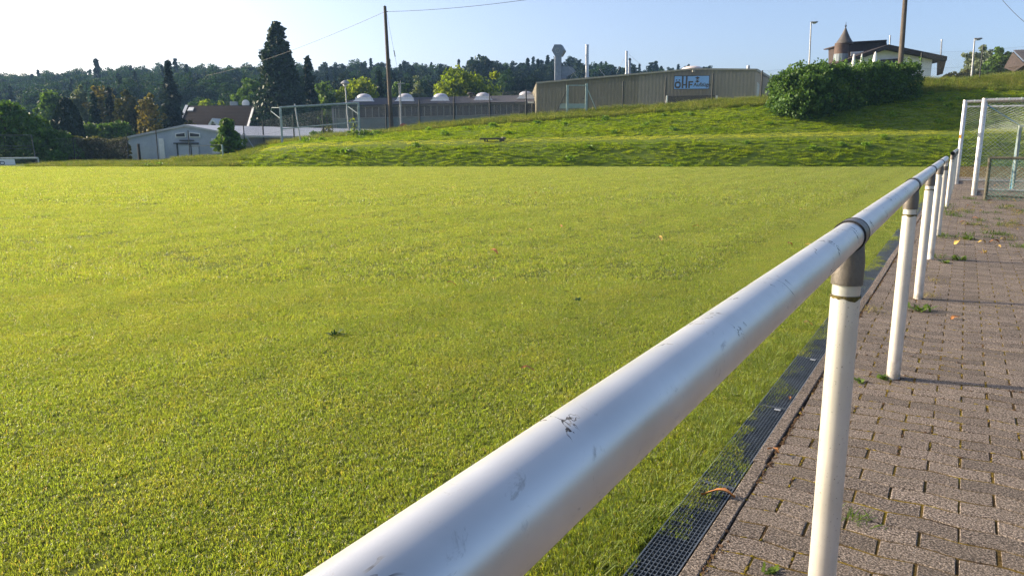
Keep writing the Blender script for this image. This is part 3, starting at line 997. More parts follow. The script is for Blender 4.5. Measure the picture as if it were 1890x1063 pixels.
# ------------------------------------------------------------------ fence on the crest
m_fpost = worn('dark_green_fence_steel', (0.045, 0.05, 0.048), (0.025, 0.028, 0.027), 0.6, 0.3, 8)
m_wire = worn('fence_wire', (0.19, 0.21, 0.20), (0.14, 0.15, 0.15), 0.55, 0.4, 8)
m_teal = worn('pale_green_paint', (0.33, 0.43, 0.40), (0.24, 0.32, 0.30), 0.55, 0.1, 5, .15, .4)
def crest_pt(px, Y=Y_CREST):
    x = P(px, 200, Y).x
    return Vector((x, Y, land(x, Y)))
POSTX = [483, 540, 595, 652, 712, 774, 838, 904, 971, 1047, 1082, 1149, 1227, 1313, 1403]
fp = [crest_pt(x) for x in POSTX]
T = thing('mesh_fence', 'long wire mesh fence on thin dark posts along the crest of the bank', 'fence', fp[0])
FH = 1.95
for x, q in zip(POSTX, fp):
    if x in (1047, 1082): continue
    m = MB(); m.tube([q - up * .2, q + up * (FH + .05)], .05, 8); part(T, 'fence_post', m, m_fpost, auto=40)
m = MB(); 
runs = [[q for x, q in zip(POSTX, fp) if x <= 1047], [q for x, q in zip(POSTX, fp) if x >= 1082] + [crest_pt(1440)]]
for rn in runs:
    chainlink(m, rn, FH, .10, .0019)
part(T, 'wire_mesh', m, m_wire)
m = MB()
for rn in runs:
    for z in (FH, FH / 2, .08): m.tube([q + up * z for q in rn], .004, 4, False)
part(T, 'tension_wire', m, m_wire)
# gate
ga, gb = crest_pt(1047), crest_pt(1082)
T = thing('fence_gate', 'pale green steel gate frame with two posts in the crest fence', 'gate', ga)
for q in (ga, gb):
    m = MB(); m.box(q + up * .95, (.16, .12, 2.2)); part(T, 'gate_post', m, m_teal, bevel=.01)
for zz in (1.98, .62):
    m = MB(); m.box((ga + gb) / 2 + up * zz, ((gb - ga).length - .17, .05, .06)); part(T, 'gate_rail', m, m_teal)
m = MB(); m.box((ga + gb) / 2 + up * .56 - Vector((.25, -.5, 0)), (1.9, .03, .34)); part(T, 'lower_panel', m, m_teal)
m = MB(); chainlink(m, [ga + up * .65, gb + up * .65], 1.3, .1, .0019); part(T, 'wire_mesh', m, m_wire)
for q, e_ in ((ga, P(1023, 217, Y_CREST)), (gb, P(1103, 208, Y_CREST - .2))):
    m = MB(); m.tube([q + up * 1.8, Vector((e_.x, e_.y, land(e_.x, e_.y) - .05))], .03, 6); part(T, 'brace', m, m_fpost if q is ga else m_teal)
m = MB(); m.box(gb + up * 1.0 - Vector((.22, .05, 0)), (.14, .06, .05)); part(T, 'gate_handle', m, m_fpost)

# fence on the right of the hedge
rp_ = [Vector((P(x, 160, 55).x, 55, 0)) for x in (1695, 1806, 1935)]
for q in rp_: q.z = land(q.x, q.y)
T = thing('mesh_fence', 'short dark fence run on the right between hedge and barn', 'fence', rp_[0])
for q, hz in zip(rp_, (2.1, 2.5, 2.5)):
    m = MB(); m.tube([q - up * .2, q + up * hz], .042, 8); part(T, 'fence_post', m, m_fpost, auto=40)
m = MB(); chainlink(m, rp_, 2.1, .12, .0018); part(T, 'wire_mesh', m, m_wire)
m = MB()
for z in (2.1, 1.0): m.tube([q + up * z for q in rp_], .004, 4, False)
part(T, 'tension_wire', m, m_wire)

# fence at the low left, with braced corner mast, in front of the concrete shed
YL = 47.5
lp = [Vector((P(x, 280, YL).x, YL, 0)) for x in (-60, 137, 236, 291, 350, 411)]
T = thing('mesh_fence', 'low dark mesh fence in front of the grey shed at lower left', 'fence', lp[2])
for q, hz in zip(lp, (1.55, 1.55, 1.65, 2.0, 1.75, .75)):
    q.z = land(q.x, q.y)
    m = MB(); m.tube([q - up * .1, q + up * hz], .032 if hz > 1 else .06, 8); part(T, 'fence_post', m, m_fpost if hz > 1 else m_teal, auto=40)
m = MB(); chainlink(m, lp[:3], 1.5, .1, .0022); part(T, 'wire_mesh', m, m_wire)
m = MB(); m.tube([q + up * 1.5 for q in lp[:3]], .006, 4); m.tube([lp[3] + up * 1.95, lp[4] + up * 1.95], .012, 4); m.tube([lp[4] + up * .75, lp[5] + up * .75], .02, 4)
part(T, 'top_wire', m, m_wire)
# braced mast
q = P(452, 272, 51); q.z = land(q.x, q.y)
T = thing('braced_mast', 'dark braced corner mast at the left end of the bank', 'mast', q)
m = MB(); m.tube([q - up * .1, q + up * 1.75], .035, 8); part(T, 'mast_pole', m, m_fpost)
for dx in (-.85, .7):
    m = MB(); e = q + Vector((dx, -.1, 0)); e.z = land(e.x, e.y); m.tube([q + up * 1.3, e], .022, 6); part(T, 'brace', m, m_steelg)
m = MB(); chainlink(m, [q + Vector((-1.5, 0, -.4)), q, crest_pt(483)], 1.7, .1, .002); part(T, 'wire_mesh', m, m_wire)
# dark wooden post
q = P(259, 305, 46); q.z = land(q.x, q.y)
m = MB(); m.tube([q - up * .1, q + up * .6, q + up * 1.18], [.085, .08, .075], 9)
single('wooden_post', 'stubby dark wooden post in front of the grey shed', 'post', m, worn('dark_timber', (.035, .03, .026), (.02, .017, .015), .9, 0, 8), q)

# ------------------------------------------------------------------ goal on the bank
m_oldw = worn('flaking_white_paint', (0.38, 0.44, 0.44), (0.19, 0.25, 0.25), 0.6, 0, 7, .3, .6)
YG = 49.5
a = P(521, 263, 49.5); b = P(664, 256, 50.8)
for q in (a, b): q.z = land(q.x, q.y)
hA = P(519, 198, a.y).z - a.z; hB = P(663.5, 190, b.y).z - b.z
T = thing('football_goal', 'old goal with flaking white paint standing on the left of the bank', 'goal', a)
for q, hh_ in ((a, hA), (b, hB)):
    m = MB(); m.box(q + up * (hh_ / 2 - .1), (.125, .125, hh_ + .2)); part(T, 'goal_post', m, m_oldw, bevel=.02)
m = MB(); m.tube([a + up * (hA - .02) - (b - a) * .01, b + up * (hB - .02) + (b - a) * .01], .062, 10); part(T, 'crossbar', m, m_oldw, auto=40)
m = MB(); m.tube([a + up * (hA * .625 - .5), b + up * (hB * .66 - .5)], .036, 8); part(T, 'middle_rail', m, m_oldw, auto=40)
bk = Vector((-.25, 1.0, 0)).normalized()
for q, hh_ in ((a, hA), (b, hB)):
    m = MB()
    m.tube([q + up * (hh_ - .05), q + up * (hh_ - .02) + Vector((-.7, .5, 0)), q + up * (hh_ - .22) + Vector((-.82, .6, 0)), q + up * (hh_ - .75)], .03, 6)
    part(T, 'net_hoop', m, m_oldw, auto=40)
n = MB(); net_panel(n, a + up * (hA - .1) + Vector((-.2, .5, 0)), b + up * (hB - .1) + Vector((-.2, .5, 0)), a + up * .3 + bk * 1.4, b + up * .3 + bk * 1.4, .12, .0035, .15, False)
part(T, 'net', n, m_netg)
# leaning rusty pole behind that goal
q = P(555, 261, 52); q.z = land(q.x, q.y)
m = MB(); m.tube([q - up * .1, P(544, 192, 52)], .045, 8)
single('leaning_pole', 'thin pale pole leaning inside the old goal on the bank', 'pole', m, m_steelg, q)

# bench plank on the ledge
m_plank = worn('weathered_plank', (0.12, 0.105, 0.085), (0.045, 0.038, 0.03), 0.9, 0, 7, .5, .4)
q = P(909, 262, 44.8); q.z = land(q.x, q.y)
T = thing('bench', 'weathered wooden plank bench on the grassy ledge', 'bench', q)
m = MB(); m.box(q + up * .17, (1.55, .32, .10), .05); part(T, 'seat', m, m_plank, bevel=.02)
for dx in (-.45, -.30, .55):
    m = MB(); m.box(q + Vector((dx, 0, -.06)), (.09 if dx < 0 else .3, .25, .38)); part(T, 'leg', m, m_plank, bevel=.01)
m = MB(); m.box(q + Vector((.66, 0.02, .245)), (.2, .2, .05), .3); part(T, 'loose_board', m, worn('pale_cut_wood', (.34, .30, .25), (.24, .21, .18), .9), bevel=.005)

# ------------------------------------------------------------------ things at the far left edge of the pitch
m_dframe = worn('dark_net_frame', (0.055, 0.075, 0.075), (0.03, 0.045, 0.045), 0.6, .2, 6)
q = P(58, 291, 45.8); z0 = land(q.x, q.y)
T = thing('ball_stop_net', 'tall dark ball stop frame with netting before the left hedge', 'net frame', (q.x, q.y, z0))
L0 = P(-60, 291, 45.8); tl = P(-60, 250, 45.8); tr = P(58, 250, 45.8); br = P(66, 291, 45.2); br.z = z0
m = MB(); m.tube([br, tr], .03, 6); part(T, 'frame_post', m, m_dframe)
m = MB(); m.tube([tl, tr], .03, 6); 
for yy in (270, 275): m.tube([P(-60, yy, 45.6), P(61, yy, 45.6)], .02, 6)
part(T, 'frame_bar', m, m_dframe)
n = MB(); net_panel(n, tl, tr, Vector((L0.x, L0.y, z0)), br, .15, .003, .1); part(T, 'net', n, m_dframe)
YS = 44.5
q = P(72, 310, YS); q.z = -.13
tl, tr = P(-40, 293, YS), P(70, 292, YS)
T = thing('youth_goal', 'low white goal at the far left edge of the pitch', 'goal', q)
m = MB(); m.tube([tl, tr], .05, 8); part(T, 'crossbar', m, m_oldw, auto=40)
for top, bx in ((tr, 73), (tl, -43)):
    e = P(bx, 310, YS); e.z = -.13
    m = MB(); m.tube([top, e], .04, 8); part(T, 'goal_post', m, m_oldw, auto=40)
n = MB(); net_panel(n, tl, tr, Vector((tl.x, YS + .9, -.1)), Vector((tr.x, YS + .9, -.1)), .12, .003, .1); part(T, 'net', n, m_dframe)
# banner
m_ban = worn('white_banner', (0.66, 0.70, 0.74), (0.55, 0.60, 0.66), 0.5, 0, 2, .05, .15)
m_navy = worn('navy_print', (0.02, 0.035, 0.09), (0.015, 0.025, 0.06), 0.5)
YB = 43.6
bl, brr = P(-45, 311, YB), P(29.5, 311, YB); btop = P(0, 294.2, YB).z; bbot = -.10
T = thing('advertising_banner', 'white advertising banner with navy lettering by the low goal', 'banner', (brr.x, YB, bbot))
m = MB(); m.prism([(bl.x, YB, bbot), (brr.x, YB, bbot), (brr.x - .04, YB, btop), (bl.x, YB, btop)], (0, .03, 0)); part(T, 'board', m, m_ban)
def outline_ring(m, cx, cz, w, h, th, y, cut=.05):
    """a square letter O with cut corners"""
    def oct_(w, h, c): return [(-w / 2 + c, -h / 2), (w / 2 - c, -h / 2), (w / 2, -h / 2 + c), (w / 2, h / 2 - c), (w / 2 - c, h / 2), (-w / 2 + c, h / 2), (-w / 2, h / 2 - c), (-w / 2, -h / 2 + c)]
    o, i_ = oct_(w, h, cut), oct_(w - 2 * th, h - 2 * th, cut * .5)
    vs_ = [(cx + x, y, cz + z) for x, z in o] + [(cx + x, y, cz + z) for x, z in i_]
    vs_ += [(x, y + .006, z) for x, y, z in vs_]
    fs_ = []
    for k in range(8):
        j = (k + 1) % 8
        fs_ += [(k, j, j + 8, k + 8), (k + 16, k + 24, j + 24, j + 16), (k, k + 16, j + 16, j), (k + 8, j + 8, j + 24, k + 24)]
    m.add(vs_, fs_)
def text_part(parent, name, body, loc, size, mat, rz=0.0, bold=0.0, align='LEFT'):
    cu = bpy.data.curves.new(name, 'FONT')
    cu.body = body; cu.size = size; cu.extrude = .004; cu.offset = bold; cu.align_x = align
    cu.materials.append(mat)
    tmp = bpy.data.objects.new('writing', cu); COL.objects.link(tmp)
    me = bpy.data.meshes.new_from_object(tmp.evaluated_get(bpy.context.evaluated_depsgraph_get()))
    bpy.data.objects.remove(tmp); bpy.data.curves.remove(cu)
    o = bpy.data.objects.new(name, me); COL.objects.link(o)
    o.parent = parent
    o.location = Vector(loc) - ORIGIN[parent.name]
    o.rotation_euler = (math.radians(90), 0, rz)
    return o
m = MB()
cx = P(4.3, 303, YB).x; cz = P(0, 301.2, YB).z
outline_ring(m, cx, cz, .30, .21, .045, YB - .007)
part(T, 'lettering', m, m_navy)
text_part(T, 'lettering', 'nach', (P(-.5, 309, YB).x, YB - .005, P(0, 309.8, YB).z), .13, m_navy)

# ------------------------------------------------------------------ factory: the beige hall
def cladding(name, c1, c2, axis=0, pitch=0.30):
    t = NT(name)
    c = t.coord('Object')
    s = t.n('SeparateXYZ'); t.l(c, s.inputs[0])
    w = t.math('SINE', t.math('MULTIPLY', s.outputs[axis], 2 * math.pi / pitch))
    k = t.ramp(w, [(0.25, 0.0), (0.75, 1.0)])
    lo = t.noise(c, .6, 4, .6); hi = t.noise(t.coord('Object', (3, 3, .35)), 3, 3, .6)
    col = t.ramp(t.math('ADD', t.math('MULTIPLY', lo, .5), t.math('MULTIPLY', hi, .5)), [(.36, c2), (.62, c1)])
    return t.done(t.pbr(col, .55, .1, .35, t.bump(hi, .1, .01)))
def ribbed(mb, a, b, z0, ztop, pitch=.34, depth=.014):
    """a corrugated sheet from a to b; ztop(s) gives the upper edge at 0..1"""
    a, b = Vector(a), Vector(b); L = (b - a).length; d = (b - a).normalized(); nr = Vector((d.y, -d.x, 0))
    vs_ = []; fs_ = []; n = int(L / pitch)
    prof = []
    for k in range(n):
        for (f, o) in ((0, 0), (.35, 0), (.5, 1), (.85, 1)):
            prof.append(((k + f) * L / n, o))
    prof.append((L, 0))
    for (s, o) in prof:
        q = a + d * s + nr * (o * depth)
        vs_ += [(q.x, q.y, z0), (q.x, q.y, ztop(s / L))]
    for i in range(len(prof) - 1):
        fs_.append((2 * i, 2 * i + 2, 2 * i + 3, 2 * i + 1))
    mb.add(vs_, fs_)
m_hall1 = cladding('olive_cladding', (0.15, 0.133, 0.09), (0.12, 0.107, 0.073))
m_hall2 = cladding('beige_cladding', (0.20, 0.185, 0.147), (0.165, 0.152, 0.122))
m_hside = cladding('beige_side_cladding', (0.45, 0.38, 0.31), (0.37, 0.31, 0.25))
m_trim = worn('roof_trim', (0.33, 0.31, 0.25), (0.25, 0.23, 0.19), .5)
m_roofd = worn('dark_roof_sheet', (0.09, 0.09, 0.09), (0.06, 0.06, 0.06), .7, 0, 2)
m_shade = worn('dark_opening', (0.035, 0.034, 0.032), (0.02, 0.02, 0.02), .8)
m_whitep = worn('white_paint', (0.74, 0.74, 0.72), (0.60, 0.60, 0.58), .5, 0, 4)
YH = 78.0
h0, h1, h2, hm = P(990, 152, YH), P(1279, 126.5, YH), P(1395, 127.5, YH - 2.0), P(1179, 135.5, YH)
h0.y = YH + 2
h0 = P(990, 152, YH + 2.5); hm = P(1179, 135.3, YH + .5); h1 = P(1279, 126.5, YH - .7); h2 = P(1395, 127.5, YH - 2)
gz = yard(h1.x) - .5
def sx(p, t): return Vector((p.x, p.y, t))
def wall_line(p, q):
    return lambda s: p.z + (q.z - p.z) * s - .12
T = thing('factory_hall', 'long beige corrugated factory hall with blue company sign', 'building', (h0.x, h0.y, gz))
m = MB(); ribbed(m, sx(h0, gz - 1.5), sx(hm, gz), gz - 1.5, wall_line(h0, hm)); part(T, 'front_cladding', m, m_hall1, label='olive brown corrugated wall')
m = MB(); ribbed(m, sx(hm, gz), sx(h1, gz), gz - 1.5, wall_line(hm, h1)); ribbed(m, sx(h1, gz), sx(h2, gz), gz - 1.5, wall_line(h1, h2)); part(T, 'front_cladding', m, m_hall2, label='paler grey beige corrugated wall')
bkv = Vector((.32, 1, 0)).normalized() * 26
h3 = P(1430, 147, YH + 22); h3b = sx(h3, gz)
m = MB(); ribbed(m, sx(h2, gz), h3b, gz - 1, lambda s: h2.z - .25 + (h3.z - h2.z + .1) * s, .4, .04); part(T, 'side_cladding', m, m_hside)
m = MB()
for p_, q_ in ((h0, h1), (h1, h2)):
    d = (q_ - p_); m.prism([p_ - up * .16 - Vector((0, .12, 0)), q_ - up * .16 - Vector((0, .12, 0)), q_ - Vector((0, .12, 0)), p_ - Vector((0, .12, 0))], (0, .25, 0))
m.prism([h2 - up * .25, h3 - up * .25, h3, h2], (.15, -.05, 0))
part(T, 'roof_trim', m, m_trim)
m = MB(); far3 = Vector((0, 22, 0))
m.add([h0 - up * .05, h1 - up * .05, h2 - up * .05, h3 - up * .05, h0 + far3 - up * .1, h1 + far3 - up * .1], [(0, 1, 5, 4), (1, 2, 3, 5)])
part(T, 'roof', m, m_roofd)
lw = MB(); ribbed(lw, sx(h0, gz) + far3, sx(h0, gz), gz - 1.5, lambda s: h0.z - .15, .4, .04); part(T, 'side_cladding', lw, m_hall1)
# opening with posts
o1, o2 = P(1233, 178, YH - .9), P(1320, 176, YH - 1.7)
m = MB(); m.prism([sx(o1, gz - 1), sx(o2, gz - 1), o2, o1], (0, .3, 0)); part(T, 'dark_opening', m, m_shade)
for x in (1231, 1323):
    q = P(x, 177, YH - 1.8); m = MB(); m.box((q.x, q.y, (q.z + gz) / 2 - .3), (.14, .14, q.z - gz + .6)); part(T, 'opening_post', m, m_whitep)
# side door in the sun
dA, dB = h2 + (h3 - h2) * .06, h2 + (h3 - h2) * .14
nr = Vector(((h3 - h2).y, -(h3 - h2).x, 0)).normalized()
m = MB(); m.prism([Vector((dA.x, dA.y, gz)), Vector((dB.x, dB.y, gz)), Vector((dB.x, dB.y, P(0, 155, 78).z)), Vector((dA.x, dA.y, P(0, 153, 78).z))], nr * .12); part(T, 'side_door', m, m_whitep, label='bright sunlit side door')
# lamp over the sign and small vent
q = P(1280, 132, YH - 1); m = MB(); m.box(q, (.25, .3, .18)); part(T, 'wall_lamp', m, m_trim, bevel=.02)
q = P(1381, 126, YH + 3); m = MB(); m.tube([q - up * .3, q + up * .25], .16, 10); part(T, 'roof_vent', m, m_steelg, auto=40)
# dome roof light
q = P(1278, 130, YH + 8); m = MB()
m.lathe(q, [(1.25, -.1), (1.22, .12), (1.05, .26), (.7, .38), (.3, .43), (.02, .45)], 24); m_dome = worn('milky_dome', (.62, .56, .52), (.52, .47, .44), .3, 0, 2, .03, .15)
part(T, 'dome_light', m, m_dome, auto=60)
# hexagonal extract duct
m_duct = worn('duct_zinc', (0.24, 0.27, 0.32), (0.17, 0.19, 0.23), .42, .55, 3, .1, .3)
YD = YH + 3.2
D = thing('exhaust_duct', 'grey hexagon-headed exhaust duct standing on the left of the hall roof', 'duct', P(1030, 150, YD))
m = MB(); a_, b_ = P(1023.5, 152, YD), P(1036.2, 103, YD); m.box(((a_.x + b_.x) / 2, YD, (a_.z + b_.z) / 2), (b_.x - a_.x, .75, b_.z - a_.z)); part(D, 'shaft', m, m_duct, bevel=.02)
hx = [P(1023, 82.5, YD - .4), P(1035.5, 82.5, YD - .4), P(1042, 93.5, YD - .4), P(1035.8, 104, YD - .4), P(1024, 104, YD - .4), P(1018, 93.5, YD - .4)]
m = MB(); m.prism(hx, (.25, .9, 0)); part(D, 'hexagon_head', m, m_duct, bevel=.02)
c_ = P(1029, 94, YD - .43)
m = MB(); pts_ = [c_ + Vector((.24 * math.cos(t) , 0, .17 * math.sin(t) + (.08 if math.sin(t) > 0 else -.05))) for t in [k * math.pi / 3 for k in range(7)]]; m.tube(pts_, .035, 5); part(D, 'stain_ring', m, m_steelg)
m = MB(); m.prism([P(1036.3, 122.5, YD), P(1054, 123, YD), P(1059, 127, YD), P(1063, 132, YD), P(1046, 142, YD), P(1046, 146, YD), P(1036.3, 146, YD)], (0, .7, 0)); part(D, 'side_duct', m, m_duct, bevel=.02)
m = MB()
for (p_, q_) in (((1043, 116), (1069, 147)), ((1052, 147), (1058, 136))): m.tube([P(*p_, YD - .2), P(*q_, YD - .6)], .02, 5)
part(D, 'guy_rod', m, m_steelg)
def flue(label, x, ytop, ybot, wpx, Y, mat, guys=()):
    p0, p1 = P(x, ybot, Y), P(x, ytop, Y); r = wpx / 1372 * Y / 2
    D = thing('flue_pipe', label, 'flue', p0 - up * .6, 'metal flues on the hall roof')
    m = MB(); m.tube([p0 - up * .6, p1], r, 16); part(D, 'pipe', m, mat, auto=40)
    m = MB(); m.tube([p0 - up * .1, p0 + up * .12], r * 1.35, 16); m.tube([p1 - up * .1, p1], r * 1.08, 16); part(D, 'collar', m, mat, auto=40)
    if guys:
        m = MB()
        for (g0, g1) in guys: m.tube([P(*g0, Y - .1), P(*g1, Y - .8)], .014, 5)
        part(D, 'guy_wire', m, m_steelg)
m_inox = worn('stainless_flue', (.40, .42, .45), (.30, .32, .35), .3, .9, 3, .03, .1)
flue('tall shiny flue pipe, middle of the hall roof', 1083.6, 83, 144, 6.2, YH + 3, m_inox, (((1106, 128), (1117, 141)),))
flue('shorter shiny flue pipe, further right on the hall roof', 1156.6, 95, 137, 4.4, YH + 3, m_inox, (((1138, 137), (1152, 108)), ((1161, 101), (1185, 122))))
flue('short dull dark flue just behind the shorter shiny one', 1161.8, 112, 136, 4.4, YH + 5, m_duct)

# company sign
m_blue = worn('sky_blue_sign', (0.17, 0.38, 0.76), (0.15, 0.34, 0.70), .4, 0, 2, .02, .1)
m_black = worn('black_print', (0.018, 0.018, 0.022), (0.012, 0.012, 0.015), .5)
YSg = YH - 1.75
sA, sB = P(1244, 142, YSg), P(1311, 140, YSg - .6); zT, zB = P(0, 140.5, YSg).z, P(0, 166, YSg).z
sw, sh = sB.x - sA.x, zT - zB; rzs = math.atan2(sB.y - sA.y, sw)
T = thing('company_sign', 'blue company sign reading ÖHF Aufzüge on the hall wall', 'sign', (sA.x, sA.y, zB))
ex = Vector((math.cos(rzs), math.sin(rzs), 0)); fr_ = Vector((math.sin(rzs), -math.cos(rzs), 0))
def sp(u, v, o=0.0):            # point on the sign: u, v in 0..1
    return Vector((sA.x, sA.y, zB)) + ex * (u * sw) + up * (v * sh) + fr_ * o
m = MB(); m.prism([sp(0, 0), sp(1, 0), sp(1, 1), sp(0, 1)], fr_ * .08); part(T, 'frame', m, m_black)
m = MB(); m.prism([sp(.018, .045, .08), sp(.982, .045, .08), sp(.982, .955, .08), sp(.018, .955, .08)], fr_ * .006); part(T, 'face', m, m_blue)
m = MB()
def rect(u0, v0, u1, v1): m.prism([sp(u0, v0, .086), sp(u1, v0, .086), sp(u1, v1, .086), sp(u0, v1, .086)], fr_ * .008)
# O with its dots
n_ = 20; vs_ = []; fs_ = []
for k in range(n_):
    t_ = 2 * math.pi * k / n_; c, s_ = math.cos(t_), math.sin(t_)
    se = lambda x: math.copysign(abs(x) ** .75, x)
    for (ru, rv) in ((.088, .255), (.045, .12)):
        q = sp(.115 + ru * se(c), .335 + rv * se(s_), .086); vs_ += [q, q + fr_ * .008]
for k in range(n_):
    j = (k + 1) % n_; o0, o1_ = 4 * k, 4 * j
    fs_ += [(o0 + 1, o1_ + 1, o1_ + 3, o0 + 3), (o0, o1_, o1_ + 1, o0 + 1), (o0 + 2, o0 + 3, o1_ + 3, o1_ + 2)]
m.add(vs_, fs_)
rect(.055, .64, .095, .72); rect(.135, .64, .175, .72)
rect(.225, .09, .272, .955); rect(.335, .09, .382, .955); rect(.272, .29, .335, .38)
rect(.410, .09, .455, .60); rect(.455, .49, .545, .60); rect(.455, .29, .525, .385)
part(T, 'lettering', m, m_black)
text_part(T, 'lettering', 'Aufzüge', sp(.556, .215, .09), .50 * 1.02, m_black, rzs, .012)
m = MB()
def tri(pts): m.prism([sp(u, v, .086) for u, v in pts], fr_ * .008)
tri([(.585, .80), (.735, .80), (.66, .93)]); tri([(.585, .59), (.66, .47), (.735, .59)])
rect(.63, .74, .69, .80); rect(.63, .59, .69, .64)
rect(.625, .70, .695, .725); rect(.625, .655, .695, .68)
part(T, 'arrow_emblem', m, m_black)

# ------------------------------------------------------------------ factory: the long low shed
m_croof = worn('fibre_cement_roof', (0.075, 0.07, 0.08), (0.045, 0.042, 0.05), .85, 0, 3, .4, .4)
m_gwin = worn('dark_wired_glass', (0.045, 0.050, 0.062), (0.03, 0.034, 0.042), .25, 0, 2, .05, .3)
m_gpan = worn('grey_green_panel', (0.115, 0.155, 0.16), (0.085, 0.115, 0.12), .6, 0, 1.2, .2, .4)
m_mull = worn('pale_mullion', (0.21, 0.215, 0.22), (0.15, 0.15, 0.16), .6)
YA, YZ = 80.0, 84.0
eA, eB = P(613, 196, YA), P(992, 188.5, YZ)
rA, rB = P(659, 182.5, YA + 9), P(992, 176, YZ + 8)
gA = yard(eA.x) - 1.5
T = thing('low_workshop', 'long low grey workshop with dark window band and white roof domes', 'building', (eA.x, eA.y, gA))
def seg(s, z=None, o=0.0):
    q = eA.lerp(eB, s); q = Vector((q.x, q.y + o, q.z if z is None else z)); return q
# corrugated roof: ridges run up the slope
m = MB(); NR = 150; vs_ = []; fs_ = []
for k in range(NR * 2 + 1):
    s = k / (NR * 2); e_ = eA.lerp(eB, s) + Vector((0, -.35, 0)); r_ = rA.lerp(rB, s); w_ = .035 if k % 2 else 0
    vs_ += [e_ + up * w_, r_ + up * w_]
for k in range(NR * 2): fs_.append((2 * k, 2 * k + 2, 2 * k + 3, 2 * k + 1))
m.add(vs_, fs_); m.add([rA, rB, rB + Vector((0, 10, -1.5)), rA + Vector((0, 10, -1.5))], [(0, 1, 2, 3)])
part(T, 'roof', m, m_croof)
m = MB(); m.prism([seg(0, eA.z - .22, -.3), seg(1, eB.z - .22, -.3), seg(1, eB.z - .05, -.3), seg(0, eA.z - .05, -.3)], (0, .25, 0)); part(T, 'gutter', m, m_roofd)
hb = 1.62
m = MB(); m.prism([seg(0, eA.z - .9 - .35), seg(1, eB.z - .9 - .35), seg(1, eB.z - .16), seg(0, eA.z - .16)], (0, .1, 0)); part(T, 'window_band', m, m_gwin)
m = MB()
for k in range(33):
    q = seg(k / 32); m.box((q.x, q.y - .05, q.z - .70), (.09, .08, 1.08))
m.prism([seg(0, eA.z - 1.33, -.08), seg(1, eB.z - 1.33, -.08), seg(1, eB.z - 1.25, -.08), seg(0, eA.z - 1.25, -.08)], (0, .1, 0))
part(T, 'mullions', m, m_mull)
m = MB(); 
for k in range(6):       # lapped boards
    z1 = 1.33 + k * .33
    m.prism([seg(0, eA.z - z1 - .33, -.06), seg(1, eB.z - z1 - .33, -.06), seg(1, eB.z - z1, -.01), seg(0, eA.z - z1, -.01)], (0, .1, 0))
m.prism([seg(0, gA - 1), seg(1, gA - 1), seg(1, eB.z - 3.31), seg(0, eA.z - 3.31)], (0, .1, 0))
m.prism([seg(0, gA - 1), seg(0, eA.z - .16), rA - up * .1, Vector((rA.x, rA.y, gA - 1))], (.1, 0, 0))
part(T, 'wall', m, m_gpan)
for off in (.004, .016):
    q = seg(off); m = MB(); m.box((q.x, q.y - .12, q.z - 1.9), (.16 if off < .01 else .09, .1, 3.6)); part(T, 'corner_frame', m, m_mull)
# roof domes and vent
m_curb = worn('white_curb', (.80, .78, .74), (.66, .64, .60), .5, 0, 4)
m_acry = worn('grey_acrylic', (.52, .50, .52), (.42, .41, .43), .22, 0, 2, .03, .1)
for k, (x, y) in enumerate(((672.5, 186.5), (748.5, 186), (813.5, 185.5), (892, 184), (971, 181.5))):
    t_ = (x - 613) / (992 - 613); c = eA.lerp(eB, t_).lerp(rA.lerp(rB, t_), .45)
    c = P(x, y, c.y)
    w_ = .88
    b = MB(); 
    lo_ = [c + Vector((sx_ * w_ * 1.25, sy_ * w_ * 1.1, -.12 + (.1 if sy_ > 0 else 0))) for sx_, sy_ in ((-1, -1), (1, -1), (1, 1), (-1, 1))]
    mi_ = [c + Vector((sx_ * w_ * .95, sy_ * w_ * .95, .08)) for sx_, sy_ in ((-1, -1), (1, -1), (1, 1), (-1, 1))]
    hi_ = [c + Vector((sx_ * w_ * .92, sy_ * w_ * .92, .34)) for sx_, sy_ in ((-1, -1), (1, -1), (1, 1), (-1, 1))]
    fs_ = []
    for r_ in (0, 1):
        for i in range(4):
            j = (i + 1) % 4; fs_.append((4 * r_ + i, 4 * r_ + j, 4 * r_ + 4 + j, 4 * r_ + 4 + i))
    fs_.append((8, 9, 10, 11)); b.add(lo_ + mi_ + hi_, fs_)
    cb = part(T, 'dome_curb', b, m_curb)
    d = MB(); prof = [(.92 * w_ * math.cos(a_), .34 + .42 * math.sin(a_)) for a_ in np.linspace(0, math.pi / 2 * .97, 7)]; d.lathe(c, prof, 20)
    part(cb, 'dome', d, m_acry, auto=60)
q = P(869, 176, YZ + 5); m = MB(); m.lathe(q, [(.22, -.4), (.22, .05), (.42, .08), (.44, .2), (.30, .30), (.02, .34)], 14); part(T, 'roof_cowl', m, m_shade, auto=40)
q = P(979.5, 189.5, YZ - 1.2); m = MB(); m.box(q, (.66, .05, .17))
zq = yard(q.x)
T = thing('direction_sign', 'small white sign on a post before the workshop\'s right end', 'sign', (q.x, q.y, zq))
part(T, 'sign_plate', m, m_whitep)
m = MB(); m.tube([Vector((q.x + .15, q.y + .05, zq - .5)), q + Vector((.15, .05, 0))], .06, 8); part(T, 'post', m, m_plank)

